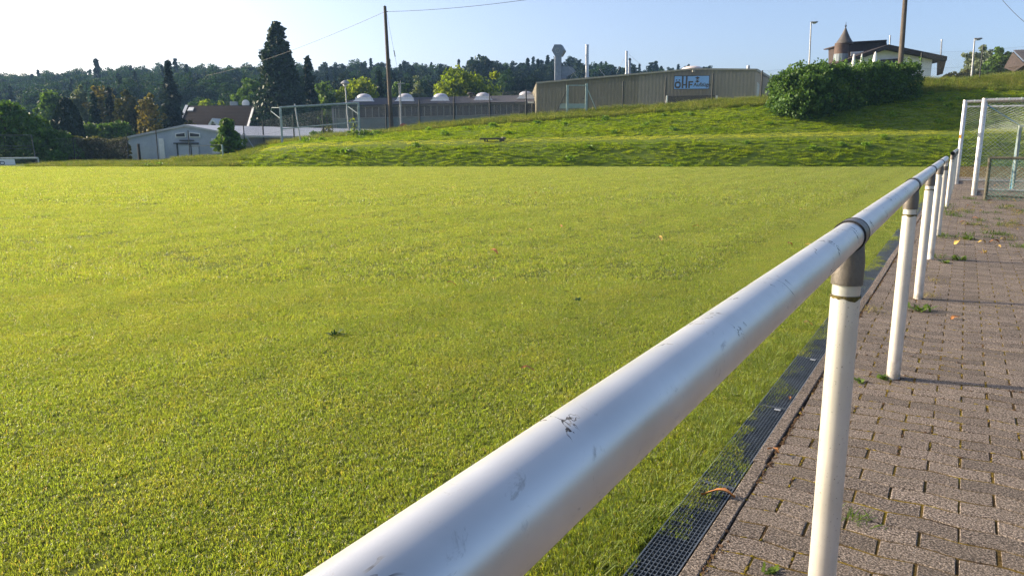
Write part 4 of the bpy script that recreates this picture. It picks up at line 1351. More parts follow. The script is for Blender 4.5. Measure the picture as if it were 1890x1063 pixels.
# ------------------------------------------------------------------ grey concrete shed, low left
m_csh = worn('pale_rendered_wall', (0.43, 0.47, 0.53), (0.33, 0.36, 0.42), .85, 0, .9, .3, .35)
m_lroof = worn('light_sheet_roof', (0.46, 0.46, 0.47), (0.36, 0.36, 0.38), .45, .3, 1.5, .1, .3)
YC = 53.0
A_, AP, B2 = P(229, 255, YC), P(341.6, 231.8, YC), P(448, 251, YC)
zC = land(A_.x, YC) - .2
T = thing('concrete_shed', 'pale grey gabled shed with low roof at lower left', 'building', (AP.x, YC, zC))
m = MB(); m.prism([(A_.x, YC, zC - .3), (B2.x, YC, zC - .3), B2, AP, A_], (0, .2, 0)); part(T, 'gable_wall', m, m_csh)
bv = Vector((9.0, 20, 0))
roofv = [A_ + Vector((-.15, -.12, .02)), AP + Vector((0, -.12, .06)), B2 + Vector((.15, -.12, .02))]
m = MB(); 
m.add(roofv + [p_ + bv for p_ in roofv] + [p_ - up * .14 for p_ in roofv] + [p_ + bv - up * .14 for p_ in roofv],
      [(0, 1, 4, 3), (1, 2, 5, 4), (6, 9, 10, 7), (7, 10, 11, 8), (0, 6, 7, 1), (1, 7, 8, 2), (2, 8, 11, 5), (0, 3, 9, 6), (3, 4, 10, 9), (4, 5, 11, 10)])
part(T, 'roof', m, m_lroof)
m = MB(); m.prism([(B2.x, YC + .2, zC - .3), B2 + Vector((0, .2, -.14)), B2 + bv - up * .14, Vector((B2.x + bv.x, YC + bv.y, zC - .3))], (-.15, .06, 0)); part(T, 'side_wall', m, worn('weathered_side_wall', (.30, .28, .25), (.20, .19, .17), .9, 0, 1.5, .3, .5))
for x0, x1 in ((325.5, 341), (351, 367.5)):
    a1_, a2_ = P(x0, 252.5, YC - .06), P(x1, 252.5, YC - .06)
    zl, zh = P(0, 252.5, YC).z, P(0, 246, YC).z
    outer = ((x0 < 340))
    za, zb2 = (zl + .16, zh) if outer else (zh, zl + .16)
    m = MB(); e4 = .07
    m.prism([a1_ + Vector((-e4, 0, -e4)), a2_ + Vector((e4, 0, -e4)), Vector((a2_.x + e4, a2_.y, zb2 + e4)), Vector((a1_.x - e4, a1_.y, za + e4))], (0, .05, 0))
    w_ = part(T, 'window', m, m_whitep)
    m = MB(); m.prism([a1_ - Vector((0, .02, 0)), a2_ - Vector((0, .02, 0)), Vector((a2_.x, a2_.y - .02, zb2)), Vector((a1_.x, a1_.y - .02, za))], (0, .02, 0)); part(w_, 'pane', m, m_gwin)
dl, dr = P(328, 265, YC - .08), P(366, 265, YC - .08)
m = MB(); m.prism([(dl.x, YC - .1, zC), (dr.x, YC - .1, zC), (dr.x, YC - .1, dl.z - .1), (dl.x, YC - .1, dl.z - .1)], (0, .06, 0)); dw = part(T, 'sliding_door', m, worn('pale_door', (.48, .51, .56), (.40, .43, .47), .7, 0, 1))
m = MB(); m.box(((dl.x + dr.x) / 2 - .1, YC - .16, dl.z), (dr.x - dl.x + .3, .1, .09)); m.box((dl.x - .03, YC - .12, (zC + dl.z) / 2), (.07, .1, dl.z - zC)); m.box(((dl.x + dr.x) / 2 + .2, YC - .12, (zC + dl.z) / 2 - .05), (.05, .06, dl.z - zC - .1)); part(dw, 'door_track', m, m_fpost)
m = MB(); m.box((P(346, 260, YC).x, YC - .12, P(0, 259.6, YC).z), (1.0, .12, .07)); part(T, 'lamp_bracket', m, m_fpost)
for x0, x1 in ((297, 304), (394, 410)):
    p0_, p1_ = P(x0, 300, YC), P(x1, 270, YC); m = MB(); m.box(((p0_.x + p1_.x) / 2, YC - .05, zC + .85), (p1_.x - p0_.x, .06, 1.75)); part(T, 'side_door', m, m_whitep)
# the long low annex to its right
c1, c2 = P(447, 252, 66), P(583, 251, 72)
# roof sheet of the annex shows as a pale wedge
T = thing('flat_annex', 'long low annex with pale sheet roof between shed and old goal', 'building', (c1.x, 66, zC))
r1, r2, r3 = P(455, 252.5, 66), P(548, 249.5, 70), P(583, 249, 72)
t1, t2 = P(452, 237.5, 76), P(545, 241, 79)
m = MB(); m.add([r1, r3, t2, t1, r1 - up * .15, r3 - up * .15, t2 - up * .15, t1 - up * .15], [(0, 1, 2, 3), (4, 7, 6, 5), (0, 4, 5, 1), (1, 5, 6, 2), (2, 6, 7, 3), (3, 7, 4, 0)]); part(T, 'roof', m, m_lroof)
m = MB(); m.prism([Vector((r1.x + .1, r1.y + .2, zC - .5)), Vector((r3.x, r3.y + .2, zC - .5)), r3 + Vector((0, .2, -.15)), r1 + Vector((.1, .2, -.15))], (0, .2, 0)); part(T, 'wall', m, m_mull)
q = P(509, 239.5, 77); m = MB(); m.box(q, (.75, .5, .4)); part(T, 'roof_box', m, m_curb)

# ------------------------------------------------------------------ house with the brown roof
m_tile = NT('brown_roof_tiles'); c = m_tile.coord('Object')
bt = m_tile.n('TexBrick'); m_tile.l(c, bt.inputs[0]); 
w1 = m_tile.n('TexWave', wave_type='BANDS', bands_direction='Z'); w1.inputs['Scale'].default_value = 1.6; w1.inputs['Distortion'].default_value = .4; m_tile.l(c, w1.inputs['Vector'])
nn_ = m_tile.noise(c, 1.4, 5, .7); n3 = m_tile.noise(c, 9, 3, .7)
colr = m_tile.ramp(m_tile.math('ADD', m_tile.math('MULTIPLY', nn_, .5), m_tile.math('MULTIPLY', n3, .5)), [(.35, (.007, .005, .005)), (.6, (.017, .011, .010)), (.75, (.034, .019, .014))])
m_tile = m_tile.done(m_tile.pbr(colr, .95, 0, .1, m_tile.bump(w1.outputs[1], .5, .05)))
m_wallw = worn('white_render', (.86, .85, .82), (.76, .75, .72), .9, 0, 1.2, .2, .2)
YR = 98.0
ra, rb = P(347, 195.5, YR + 4), P(467, 195, YR + 4)
ea, eb = P(331, 233.5, YR - 2), P(455, 236, YR - 2)
zR = yard(ra.x)
T = thing('brown_roof_house', 'house with big dark brown tiled roof and small white dormer', 'house', ((ea.x + eb.x) / 2, YR, zR))
m = MB(); m.add([ea, eb, rb, ra, ea - up * .2, eb - up * .2, rb - up * .2, ra - up * .2, ra + Vector((-1, 6, -2.6)), rb + Vector((-1, 6, -2.6))], [(0, 1, 2, 3), (4, 7, 6, 5), (0, 4, 5, 1), (3, 2, 9, 8)]); part(T, 'roof', m, m_tile)
m = MB(); m.prism([Vector((ea.x + .6, ea.y + .5, zR - 1)), Vector((eb.x - .6, eb.y + .5, zR - 1)), eb + Vector((-.6, .5, -.2)), ea + Vector((.6, .5, -.2))], (0, 5, 0)); part(T, 'wall', m, m_wallw)
for e_, r_, wd in ((ea, ra, -.3), (eb, rb, .3)):
    m = MB(); m.prism([e_ + up * .1, e_ - up * .2, r_ - up * .2, r_ + up * .1], (wd, -.08, 0)); part(T, 'barge_board', m, m_whitep)
def on_roof(x, y):
    a_, b_, c_ = ray(x, y)
    n_r = (eb - ea).cross(ra - ea); d_ = Vector((a_, b_, c_)); o_ = Vector((0, 0, CAM_H)); return o_ + d_ * ((ea - o_).dot(n_r) / d_.dot(n_r))
slope = (ra - ea).normalized()
m = MB(); q = on_roof(352.5, 203); nr = (eb - ea).cross(ra - ea).normalized(); nr = nr if nr.z > 0 else -nr
m.prism([on_roof(346, 206), on_roof(356, 206), on_roof(358.5, 200), on_roof(349, 200)], nr * .12); sk = part(T, 'skylight', m, m_whitep)
# dormer
dq = on_roof(393, 231); dz = P(393, 218.5, dq.y - 1).z
Yd = dq.y - 1.2
l_, r_2, tp = P(384, 230, Yd), P(403, 230, Yd), P(391.5, 218.5, Yd)
m = MB(); m.prism([l_, tp, r_2, r_2 - up * .2 - Vector((.2, 0, 0)), tp - up * .35, l_ - up * .2 + Vector((.2, 0, 0))], (0, 3.2, 0)); dm = part(T, 'dormer', m, m_whitep)
m = MB(); m.prism([P(388, 236, Yd + .3), P(400, 236, Yd + .3), P(400, 228, Yd + .3), P(388, 228, Yd + .3)], (0, 2.5, 0)); part(dm, 'dormer_wall', m, m_wallw)
m = MB(); m.prism([P(390, 236, Yd + .25), P(398.5, 236, Yd + .25), P(398.5, 229.5, Yd + .25), P(390, 229.5, Yd + .25)], (0, .05, 0)); part(dm, 'window', m, m_gwin)
q = P(432, 194.5, YR + 4.5); m = MB(); m.box(q, (.9, .6, .9)); part(T, 'chimney', m, m_steelg, bevel=.03)
q = P(454, 192, YR + 4.2); m = MB(); m.lathe((0, 0, 0), [(.0001, 0), (.22, .015), (.4, .06), (.52, .12), (.5, .13)], 20)
M_ = Matrix.Translation(q) @ Matrix.Rotation(math.radians(80), 4, 'X') @ Matrix.Rotation(math.radians(0), 4, 'Z'); m.v = [tuple(M_ @ Vector(v)) for v in m.v]
m.tube([q - up * .9, q], .03, 6); part(T, 'satellite_dish', m, m_wallw, auto=40)

# ------------------------------------------------------------------ house with the turret, right
m_timber = worn('dark_brown_boards', (.045, .030, .024), (.022, .015, .012), .75, 0, 2.5, .3, .3)
m_tboard = worn('red_brown_boards', (.095, .060, .045), (.052, .034, .027), .75, 0, 3, .3, .3)
m_soff = worn('brown_soffit', (.12, .085, .06), (.075, .05, .036), .8, 0, 3)
YW = 76.0
ap, re, le = P(1640, 82.5, YW), P(1748.5, 104.5, YW), P(1533, 121, YW)
zW = land(re.x, YW) - .3
wl_, wr_ = P(1552, 120, YW), P(1729, 120, YW)
T = thing('turret_house', 'white gabled house with dark roof and round brown turret behind the hedge', 'house', (ap.x, YW, zW))
def roof_z(x): return ap.z + (re.z - ap.z) * (x - ap.x) / (re.x - ap.x) if x > ap.x else ap.z + (le.z - ap.z) * (x - ap.x) / (le.x - ap.x)
m = MB(); m.prism([(wl_.x, YW + .9, zW), (wr_.x, YW + .9, zW), (wr_.x, YW + .9, roof_z(wr_.x) - .25), (ap.x, YW + .9, ap.z - .25), (wl_.x, YW + .9, roof_z(wl_.x) - .25)], (0, .3, 0)); part(T, 'gable_wall', m, m_wallw)
bh = Vector((0.6, 12, 0)); th = .42
m = MB(); rv = [le, ap, re]
m.add([p_ for p_ in rv] + [p_ + bh for p_ in rv] + [p_ - up * th for p_ in rv] + [p_ + bh - up * th for p_ in rv],
      [(0, 1, 4, 3), (1, 2, 5, 4), (6, 9, 10, 7), (7, 10, 11, 8), (0, 6, 7, 1), (1, 7, 8, 2), (2, 8, 11, 5), (0, 3, 9, 6), (3, 4, 10, 9), (4, 5, 11, 10)])
part(T, 'roof', m, m_timber)
m = MB(); m.prism([(wr_.x, YW + 1.2, zW), (wr_.x + .4, YW + 11, zW), Vector((wr_.x + .4, YW + 11, roof_z(wr_.x) - .3)), Vector((wr_.x, YW + 1.2, roof_z(wr_.x) - .3))], (-.2, 0, 0)); part(T, 'side_wall', m, m_soff)
m = MB(); m.prism([P(1731, 110, YW + .95), P(1748, 106.5, YW + .3), P(1740, 137, YW + 1.2), P(1730, 140, YW + 1.3)], (0, .12, 0)); part(T, 'eave_cladding', m, m_soff)
a_, b_ = P(1619, 114.5, YW + .85), P(1664, 111.5, YW + .85); m = MB(); m.prism([a_ - up * 1.0, b_ - up * 1.1, b_, a_], (0, .06, 0)); wdw = part(T, 'window', m, m_gwin)
m = MB(); m.prism([a_ + up * .02, b_ + up * .02, b_ + up * .16, a_ + up * .16], (0, -.25, 0)); part(wdw, 'awning', m, m_timber)
# upper storey
YU = YW + 5
m = MB(); p4 = [P(1566, 120, YU), P(1640, 110, YU), P(1636, 74.5, YU), P(1566, 79.5, YU)]
m.prism(p4, (0, 5, 0)); us = part(T, 'upper_storey', m, m_timber)
m = MB(); m.prism([P(1564, 80, YU - .4), P(1637, 76.4, YU - .4), P(1637, 73.8, YU - .4), P(1564, 78, YU - .4)], (0, 6, .0)); part(us, 'flat_roof', m, m_timber)
m = MB(); m.prism([P(1570, 103.5, YU - .08), P(1594, 101, YU - .08), P(1594, 95, YU - .08), P(1570, 96.5, YU - .08)], (0, .06, 0)); part(us, 'window_frame', m, m_whitep)
m = MB(); m.prism([P(1572.5, 103.5, YU - .12), P(1591.5, 101.5, YU - .12), P(1591.5, 98, YU - .12), P(1572.5, 99, YU - .12)], (0, .04, 0)); part(us, 'window_pane', m, m_lroof)
# turret
tc = P(1549, 119, YW + 3.2); tr_ = 12.2 / 1372 * YW
zt, za_ = P(0, 80, YW + 3).z, P(1556.7, 50, YW + 3).z
m = MB(); m.lathe((tc.x + .1, tc.y, 0), [(tr_, zW + 1), (tr_, zt)], 14); tt = part(T, 'turret_wall', m, m_tboard, auto=30)
tb = MB(); zg0, zg1 = P(0, 114, YW + 3).z, P(0, 100, YW + 3).z; tb.lathe((tc.x + .1, tc.y, 0), [(tr_ + .02, zg0), (tr_ + .02, zg1)], 14); part(tt, 'glass_band', tb, worn('pale_turret_glass', (.20, .24, .26), (.15, .18, .20), .2, 0, 2, .03))
# flared cone
cn = MB(); hh_ = za_ - zt; prof = [(tr_ * 1.28, -.05), (tr_ * 1.26, 0), (tr_ * 1.0, hh_ * .16), (tr_ * .72, hh_ * .36), (tr_ * .42, hh_ * .62), (tr_ * .16, hh_ * .88), (.03, hh_)]
cn.lathe((tc.x + .35, tc.y, zt), prof, 14); co_ = part(tt, 'turret_roof', cn, worn('slate_cone', (.085, .075, .068), (.05, .045, .042), .6, .1, 3), auto=25)
fn = MB(); fn.lathe((tc.x + .35, tc.y, za_), [(.03, -.1), (.05, .02), (.12, .10), (.05, .18), (.025, .3), (.012, .5)], 10); part(tt, 'finial', fn, m_shade, auto=60)
for x, y0, y1, w_, nm in ((1642.5, 68, 84, 2.6, 'chimney_pipe'), (1737.5, 75.5, 102, 2.6, 'chimney_pipe')):
    p0_, p1_ = P(x, y1, YW + 3), P(x + .6, y0, YW + 3); m = MB(); m.tube([p0_ - up * .5, p1_], w_ / 1372 * YW / 2, 10); m.tube([p1_, p1_ + up * .1], w_ / 1372 * YW / 2 * 1.3, 10); part(T, nm, m, m_inox, auto=40)
# folded white sunshades before the house
for (x, y0, w_, lab) in ((1576.5, 101, .16, 'leftmost of three folded white sunshades above the hedge'), (1591, 101, .13, 'middle folded white sunshade, thinnest above the hedge'), (1616, 97.3, .22, 'right folded white sunshade, tallest above the hedge')):
    Yp = 70; q = P(x, y0, Yp); zb = land(q.x, Yp)
    T = thing('folded_sunshade', lab, 'sunshade', (q.x, Yp, zb), 'folded sunshades above the hedge')
    m = MB(); m.tube([Vector((q.x, Yp, zb - .1)), q], .03, 6); part(T, 'pole', m, m_steelg)
    m = MB(); m.lathe((q.x, Yp, 0), [(.04, q.z - 2.2), (w_ * 1.25, q.z - 2.0), (w_, q.z - .8), (w_ * .55, q.z - .15), (.03, q.z + .06)], 10); part(T, 'canopy', m, m_whitep, auto=50)

# barn at the right edge
YBn = 66.0
T = thing('wooden_barn', 'brown wooden barn with corrugated roof cut off by the right edge', 'barn', P(1900, 140, YBn))
g_ = P(1866, 128, YBn); r0, r1_, = P(1872.5, 94, YBn), P(1925, 94, YBn - 2)
e0, e1 = P(1856, 125, YBn - 1), P(1893, 122, YBn - 5)
m = MB(); k_ = 24; vs_ = []; fs_ = []
ro, rd = P(1870, 93.5, YBn + 1), P(1893, 117, YBn - 4.5)
rw = P(1935, 91, YBn + 3) - ro
for i in range(k_ * 2 + 1):
    f = i / (k_ * 2); w_ = .06 if i % 2 else 0
    vs_ += [ro + rw * f + up * w_, rd + rw * f + up * w_]
for i in range(k_ * 2): fs_.append((2 * i, 2 * i + 2, 2 * i + 3, 2 * i + 1))
m.add(vs_, fs_); part(T, 'roof', m, m_croof)
zb = land(g_.x, YBn) - .5
m = MB(); m.prism([ro + Vector((-.02, .0, -.12)), rd + Vector((-.02, 0, -.12)), P(1871, 133, YBn - 1.2), P(1853, 126, YBn + 1.5)], (.08, 0, 0)); part(T, 'gable_boards', m, m_timber)
lf = P(1872, 130, YBn - .5); rt_ = P(1960, 130, YBn - 3)
m = MB(); m.prism([Vector((lf.x, lf.y, zb - .6)), Vector((rt_.x, rt_.y, zb - .6)), Vector((rt_.x, rt_.y, P(0, 108, YBn - 2).z)), P(1889, 114, YBn - 1), P(1871, 133, YBn - .5)], (0, .2, 0)); part(T, 'plank_wall', m, m_tboard)
m = MB(); m.prism([P(1870, 144, YBn - 1.3), P(1960, 140, YBn - 3.3), P(1960, 130, YBn - 3.3), P(1871, 140, YBn - 1.3)], (0, .2, 0)); part(T, 'stone_footing', m, m_curb)

# ------------------------------------------------------------------ poles, lamps, wires
m_pole = NT('weathered_pole_wood'); c = m_pole.coord('Object', (1, 1, .06)); n1 = m_pole.noise(c, 26, 4, .7); n2 = m_pole.noise(m_pole.coord('Object'), 1.2, 3, .6)
cc = m_pole.ramp(n1, [(.3, (.045, .037, .031)), (.55, (.095, .078, .062)), (.75, (.155, .132, .108))]); cc = m_pole.mix(m_pole.ramp(n2, [(.4, 0), (.7, .5)]), cc, (.15, .13, .11))
m_pole = m_pole.done(m_pole.pbr(cc, .85, 0, .25, m_pole.bump(n1, .5, .01)))
m_cable = worn('black_cable', (.02, .02, .02), (.015, .015, .015), .6)
YP = 55.0
q0 = P(723, 239, YP); q0.z = land(q0.x, YP); q1 = P(710.3, 12.5, YP)
T = thing('utility_pole', 'tall leaning wooden utility pole on the bank left of centre', 'pole', q0)
m = MB(); m.tube([q0 - up * .3, q0.lerp(q1, .5), q1], [.165, .135, .105], 14); part(T, 'pole_shaft', m, m_pole, auto=40)
m = MB(); m.tube([q1 - up * .02, q1 + up * .06], [.12, .02], 10); m.box(q1 + Vector((.12, 0, -.35)), (.16, .06, .06)); part(T, 'pole_cap', m, m_fpost)
def wire(label, p, q, sag, r=.012, extra=None):
    pts_ = [p.lerp(q, t) - up * (sag * 4 * t * (1 - t)) for t in np.linspace(0, 1, 24)]
    m = MB(); m.tube(pts_, r, 5)
    if extra: m.tube([p.lerp(q, extra[0]), p.lerp(q, extra[1])], .035, 6)
    return single('overhead_cable', label, 'cable', m, m_cable, p)
wire('overhead cable falling left from the utility pole to the far trees', q1 - up * .35, P(380, 140, 100), .5, .014)
wire('overhead cable running right from the utility pole out of the top', q1 - up * .35, P(1110, -22, 42), .25, .014)
wire('thin guy wire dropping right from the utility pole with an insulator', q1 - up * .35 + Vector((.1, 0, 0)), P(738, 150, YP + 6), .05, .008, (.53, .62))
wire('short piece of cable crossing the top right corner of sky', P(1840, -12, 40), P(1960, 82, 34), .3, .012)
# second wooden pole behind the hedge
q0 = P(1663.5, 118, 52.5); q0.z = land(q0.x, 52.5); q1 = P(1672.5, -25, 52.5)
m = MB(); m.tube([q0 - up * .3, q0.lerp(q1, .5), q1], [.19, .165, .145], 14)
single('utility_pole', 'wooden utility pole rising behind the hedge out of the picture\'s top', 'pole', m, m_pole, q0, auto=40)

m_lamp = worn('grey_lamp_metal', (.34, .35, .36), (.26, .27, .28), .45, .5, 5)
m_lens = worn('lamp_lens', (.65, .65, .62), (.55, .55, .52), .2)
# mushroom lamp
Yl = 66.0; q0 = P(645.5, 252, Yl); q0.z = land(q0.x, Yl); q1 = P(637.3, 158, Yl)
T = thing('street_lamp', 'mushroom-headed street lamp behind the old goal on the bank', 'lamp', q0)
m = MB(); m.tube([q0 - up * .5, q0 + up * 1.6, q0.lerp(q1, .55), q1], [.085, .08, .06, .05], 10); part(T, 'lamp_post', m, m_lamp, auto=40)
m = MB(); m.lathe(q1, [(.07, -.02), (.20, .02), (.17, .10), (.36, .13), (.40, .17), (.27, .30), (.12, .40), (.01, .43)], 20); part(T, 'lamp_hood', m, m_lamp, auto=40)
m = MB(); m.lathe(q1, [(.10, -.10), (.18, -.02), (.18, .03), (.02, .04)], 16); part(T, 'lamp_globe', m, m_lens, auto=50)
# twin post lamp
Yl = 70.0; q0 = P(740, 240, Yl); q0.z = land(q0.x, Yl); q1 = P(739, 156, Yl)
T = thing('street_lamp', 'T-headed street lamp with double post right of the leaning pole', 'lamp', q0)
m = MB(); m.tube([q0 - up * .5, q1], .055, 8); m.tube([q0 + up * 2 , q1 + Vector((-.13, 0, 0))], .035, 8); part(T, 'lamp_post', m, m_lamp, auto=40)
m = MB(); m.prism([q1 + Vector((-.22, -.15, -.04)), q1 + Vector((.40, -.15, .06)), q1 + Vector((.40, -.15, .11)), q1 + Vector((-.22, -.15, .07))], (0, .3, 0)); m.tube([q1, q1 + up * .3], .02, 6); part(T, 'lamp_head', m, m_lamp, bevel=.01)
# no entry sign, half hidden in grass
q = P(744, 234, 60); zq = land(q.x, 60)
T = thing('traffic_sign', 'small round red traffic sign low behind the grass beside the T lamp', 'sign', (q.x, 60, zq))
m = MB(); m.tube([q + Vector((0, .02, 0)), q + Vector((0, -.02, 0))], .26, 20); part(T, 'sign_disc', m, worn('faded_red', (.30, .06, .07), (.22, .05, .06), .5))
m = MB(); m.tube([(q.x, 60.06, zq - .3), (q.x, 60.06, q.z + .2)], .03, 8); part(T, 'sign_post', m, m_lamp)
def cobra(label, px, ytop, ybot, Y, head_dx, lean=0):
    q0 = P(px, ybot, Y); q0.z = land(q0.x, Y); q1 = P(px + lean, ytop, Y)
    T = thing('street_lamp', label, 'lamp', q0)
    m = MB(); m.tube([q0 - up * .4, q0.lerp(q1, .5), q1], [.085, .07, .05], 10); part(T, 'lamp_post', m, m_lamp, auto=40)
    m = MB(); c = q1 + Vector((head_dx * .25, 0, .02)); vs_ = []; fs_ = []
    prof = [(-.30, .03), (-.22, .07), (0, .11), (.22, .10), (.34, .03)]
    for (x, r_) in prof:
        for j in range(10):
            t_ = 2 * math.pi * j / 10; vs_.append(c + Vector((x * (1 if head_dx > 0 else -1), math.cos(t_) * r_ * 1.4, math.sin(t_) * r_ * .75 + abs(x) * .12)))
    for i in range(4):
        for j in range(10): fs_.append((i * 10 + j, i * 10 + (j + 1) % 10, i * 10 + 10 + (j + 1) % 10, i * 10 + 10 + j))
    fs_ += [tuple(range(10)), tuple(40 + j for j in range(10))]; m.add(vs_, fs_); part(T, 'lamp_head', m, m_lamp, auto=50)
    m = MB(); m.box(c - up * .09, (.3, .18, .03)); part(T, 'lamp_lens', m, m_lens, bevel=.01)
cobra('slim street lamp standing alone left of the turret house', 1494.5, 42.5, 150, 66, 1, 2.5)
cobra('slim street lamp on the right between turret house and barn', 1793, 73, 150, 60, 1, 6)

# ------------------------------------------------------------------ trees
def diamonds(rng, c, size, axis=None, flat=0.0, elong=1.0):
    """leaf clumps: little four-sided leaves round the points c"""
    n = len(c)
    d = rng.normal(0, 1, (n, 3)) if axis is None else axis + rng.normal(0, .35, (n, 3))
    d /= np.linalg.norm(d, axis=1)[:, None] + 1e-9
    b = np.cross(d, rng.normal(0, 1, (n, 3))); b /= np.linalg.norm(b, axis=1)[:, None] + 1e-9
    L = (size * (.6 + .8 * rng.random(n)))[:, None] * .5
    return np.stack([c - d * L * elong, c + b * L * .8, c + d * L * elong, c - b * L * .8], 1)

def crown_broad(rng, H, W, h0=.12, clumps=60, per=70, leaf=.4, egg=.0, gap=.0, shoots=0):
    """an uneven crown of leaf clumps set through an ellipsoid; returns leaves and clump centres"""
    zc, rz = (H * h0 + H) / 2, H * (1 - h0) / 2
    d = rng.normal(0, 1, (clumps, 3)); d /= np.linalg.norm(d, axis=1)[:, None]
    r = (.35 + .65 * rng.random(clumps) ** .6)
    wob = .78 + .34 * rng.random(clumps)
    w = W / 2 * (1 - egg * d[:, 2])
    C = np.stack([d[:, 0] * r * w * wob * .86, d[:, 1] * r * w * wob * .86, zc + d[:, 2] * r * rz * .88 * wob], 1)
    cr = (W * .07 + .10 * W * rng.random(clumps)) * (1 - .25 * r)
    out = []
    for k in range(clumps):
        if gap and rng.random() < gap: continue
        v = rng.normal(0, 1, (per, 3)); v /= np.linalg.norm(v, axis=1)[:, None]
        v *= (rng.random(per) ** .4)[:, None] * cr[k]
        v[:, 2] *= .75
        out.append(C[k] + v)
    if shoots:
        al = np.concatenate(out); al = al[al[:, 2] > H * .45]
        for i_ in range(shoots):
            b_ = al[rng.integers(len(al))]; dd = np.array([b_[0] / W, b_[1] / W, .55]); L_ = .25 + .35 * rng.random()
            out.append(b_ + dd * L_ * np.linspace(.1, 1, 8)[:, None] + rng.normal(0, .04, (8, 3)))
    nk = clumps * per // 4
    d2 = rng.normal(0, 1, (nk, 3)); d2 /= np.linalg.norm(d2, axis=1)[:, None]; d2 *= (rng.random(nk) ** .5)[:, None] * .80
    out.append(np.stack([d2[:, 0] * W / 2 * (1 - egg * d2[:, 2]), d2[:, 1] * W / 2 * (1 - egg * d2[:, 2]), zc + d2[:, 2] * rz], 1))
    c = np.concatenate(out)
    return diamonds(rng, c, leaf), C

def crown_spruce(rng, H, W, z0=.04, leaf=.5, power=.85, droop=.35, whorl=.42, dense=1.0):
    cs = []; ax = []
    z = H * z0
    while z < H * .985:
        f = (z - H * z0) / (H * (1 - z0))
        R_ = W / 2 * (1 - f) ** power * (.75 + .4 * rng.random()) + .12
        nb = int((7 + 5 * rng.random()) * (0.6 + .5 * (1 - f)))
        for b in range(max(4, nb)):
            a = rng.random() * 6.283; L = R_ * (.6 + .5 * rng.random())
            k = max(4, int(L / leaf * 7 * dense))
            t = .08 + .92 * rng.random(k) ** .75
            rad = t * L
            zz = z - droop * L * t ** 1.4 + .12 * L * (t > .85) + rng.normal(0, .10, k) * (1 + L * .25)
            off = rng.normal(0, .09 * L + .05, k)
            cs.append(np.stack([np.cos(a) * rad - np.sin(a) * off, np.sin(a) * rad + np.cos(a) * off, zz], 1))
            ax.append(np.tile([math.cos(a), math.sin(a), -.45], (k, 1)))
        z += whorl * (.7 + .6 * rng.random()) * (.6 + .6 * (1 - f))
    c = np.concatenate(cs); a = np.concatenate(ax)
    c[:, 2] = np.clip(c[:, 2], .05, H)
    return diamonds(rng, c, leaf, a, 0, 1.25)

def crown_cone_clumps(rng, H, W, z0=.02, clumps=240, per=34, leaf=.42, power=.62, lump=.22):
    t = rng.random(clumps) ** 1.15
    t = np.sort(t); z = H * (z0 + (1 - z0) * t)
    Rm = W / 2 * (1 - t) ** power
    a = rng.random(clumps) * 6.283
    rr = Rm * (.62 + .42 * rng.random(clumps))
    C = np.stack([np.cos(a) * rr, np.sin(a) * rr, z], 1)
    out = []
    for k in range(clumps):
        s = (.25 + lump * Rm[k]) * (.7 + .6 * rng.random())
        v = rng.normal(0, .55, (per, 3)) * s
        v[:, 2] *= .7
        out.append(C[k] + v)
    core = rng.random(clumps * 5); zc = H * (z0 + (1 - z0) * core * .95); rc = W / 2 * (1 - core) ** power * .6 * rng.random(clumps * 5); ac = rng.random(clumps * 5) * 6.283
    out.append(np.stack([np.cos(ac) * rc, np.sin(ac) * rc, zc], 1))
    c = np.concatenate(out); c[:, 2] = np.clip(c[:, 2], .05, H * 1.01)
    return diamonds(rng, c, leaf, None, 0, 1.2)

def crown_column(rng, H, W, n=4200, leaf=.3):
    z = rng.random(n) ** .85 * H
    f = z / H
    R_ = W / 2 * np.clip(np.sin(np.pi * (f * .80 + .16)) ** .7, 0, 1) * (1 - .55 * np.clip(f - .7, 0, 1))
    a = rng.random(n) * 6.283
    wob = 1 + .10 * np.sin(a * 3 + z * 1.3) + .08 * np.sin(a * 7 - z * 2.1)
    r = R_ * wob * (1 - .35 * rng.random(n) ** 2)
    return diamonds(rng, np.stack([np.cos(a) * r, np.sin(a) * r, z], 1), leaf, np.tile([0, 0, 1.0], (n, 1)), 0, 1.3)

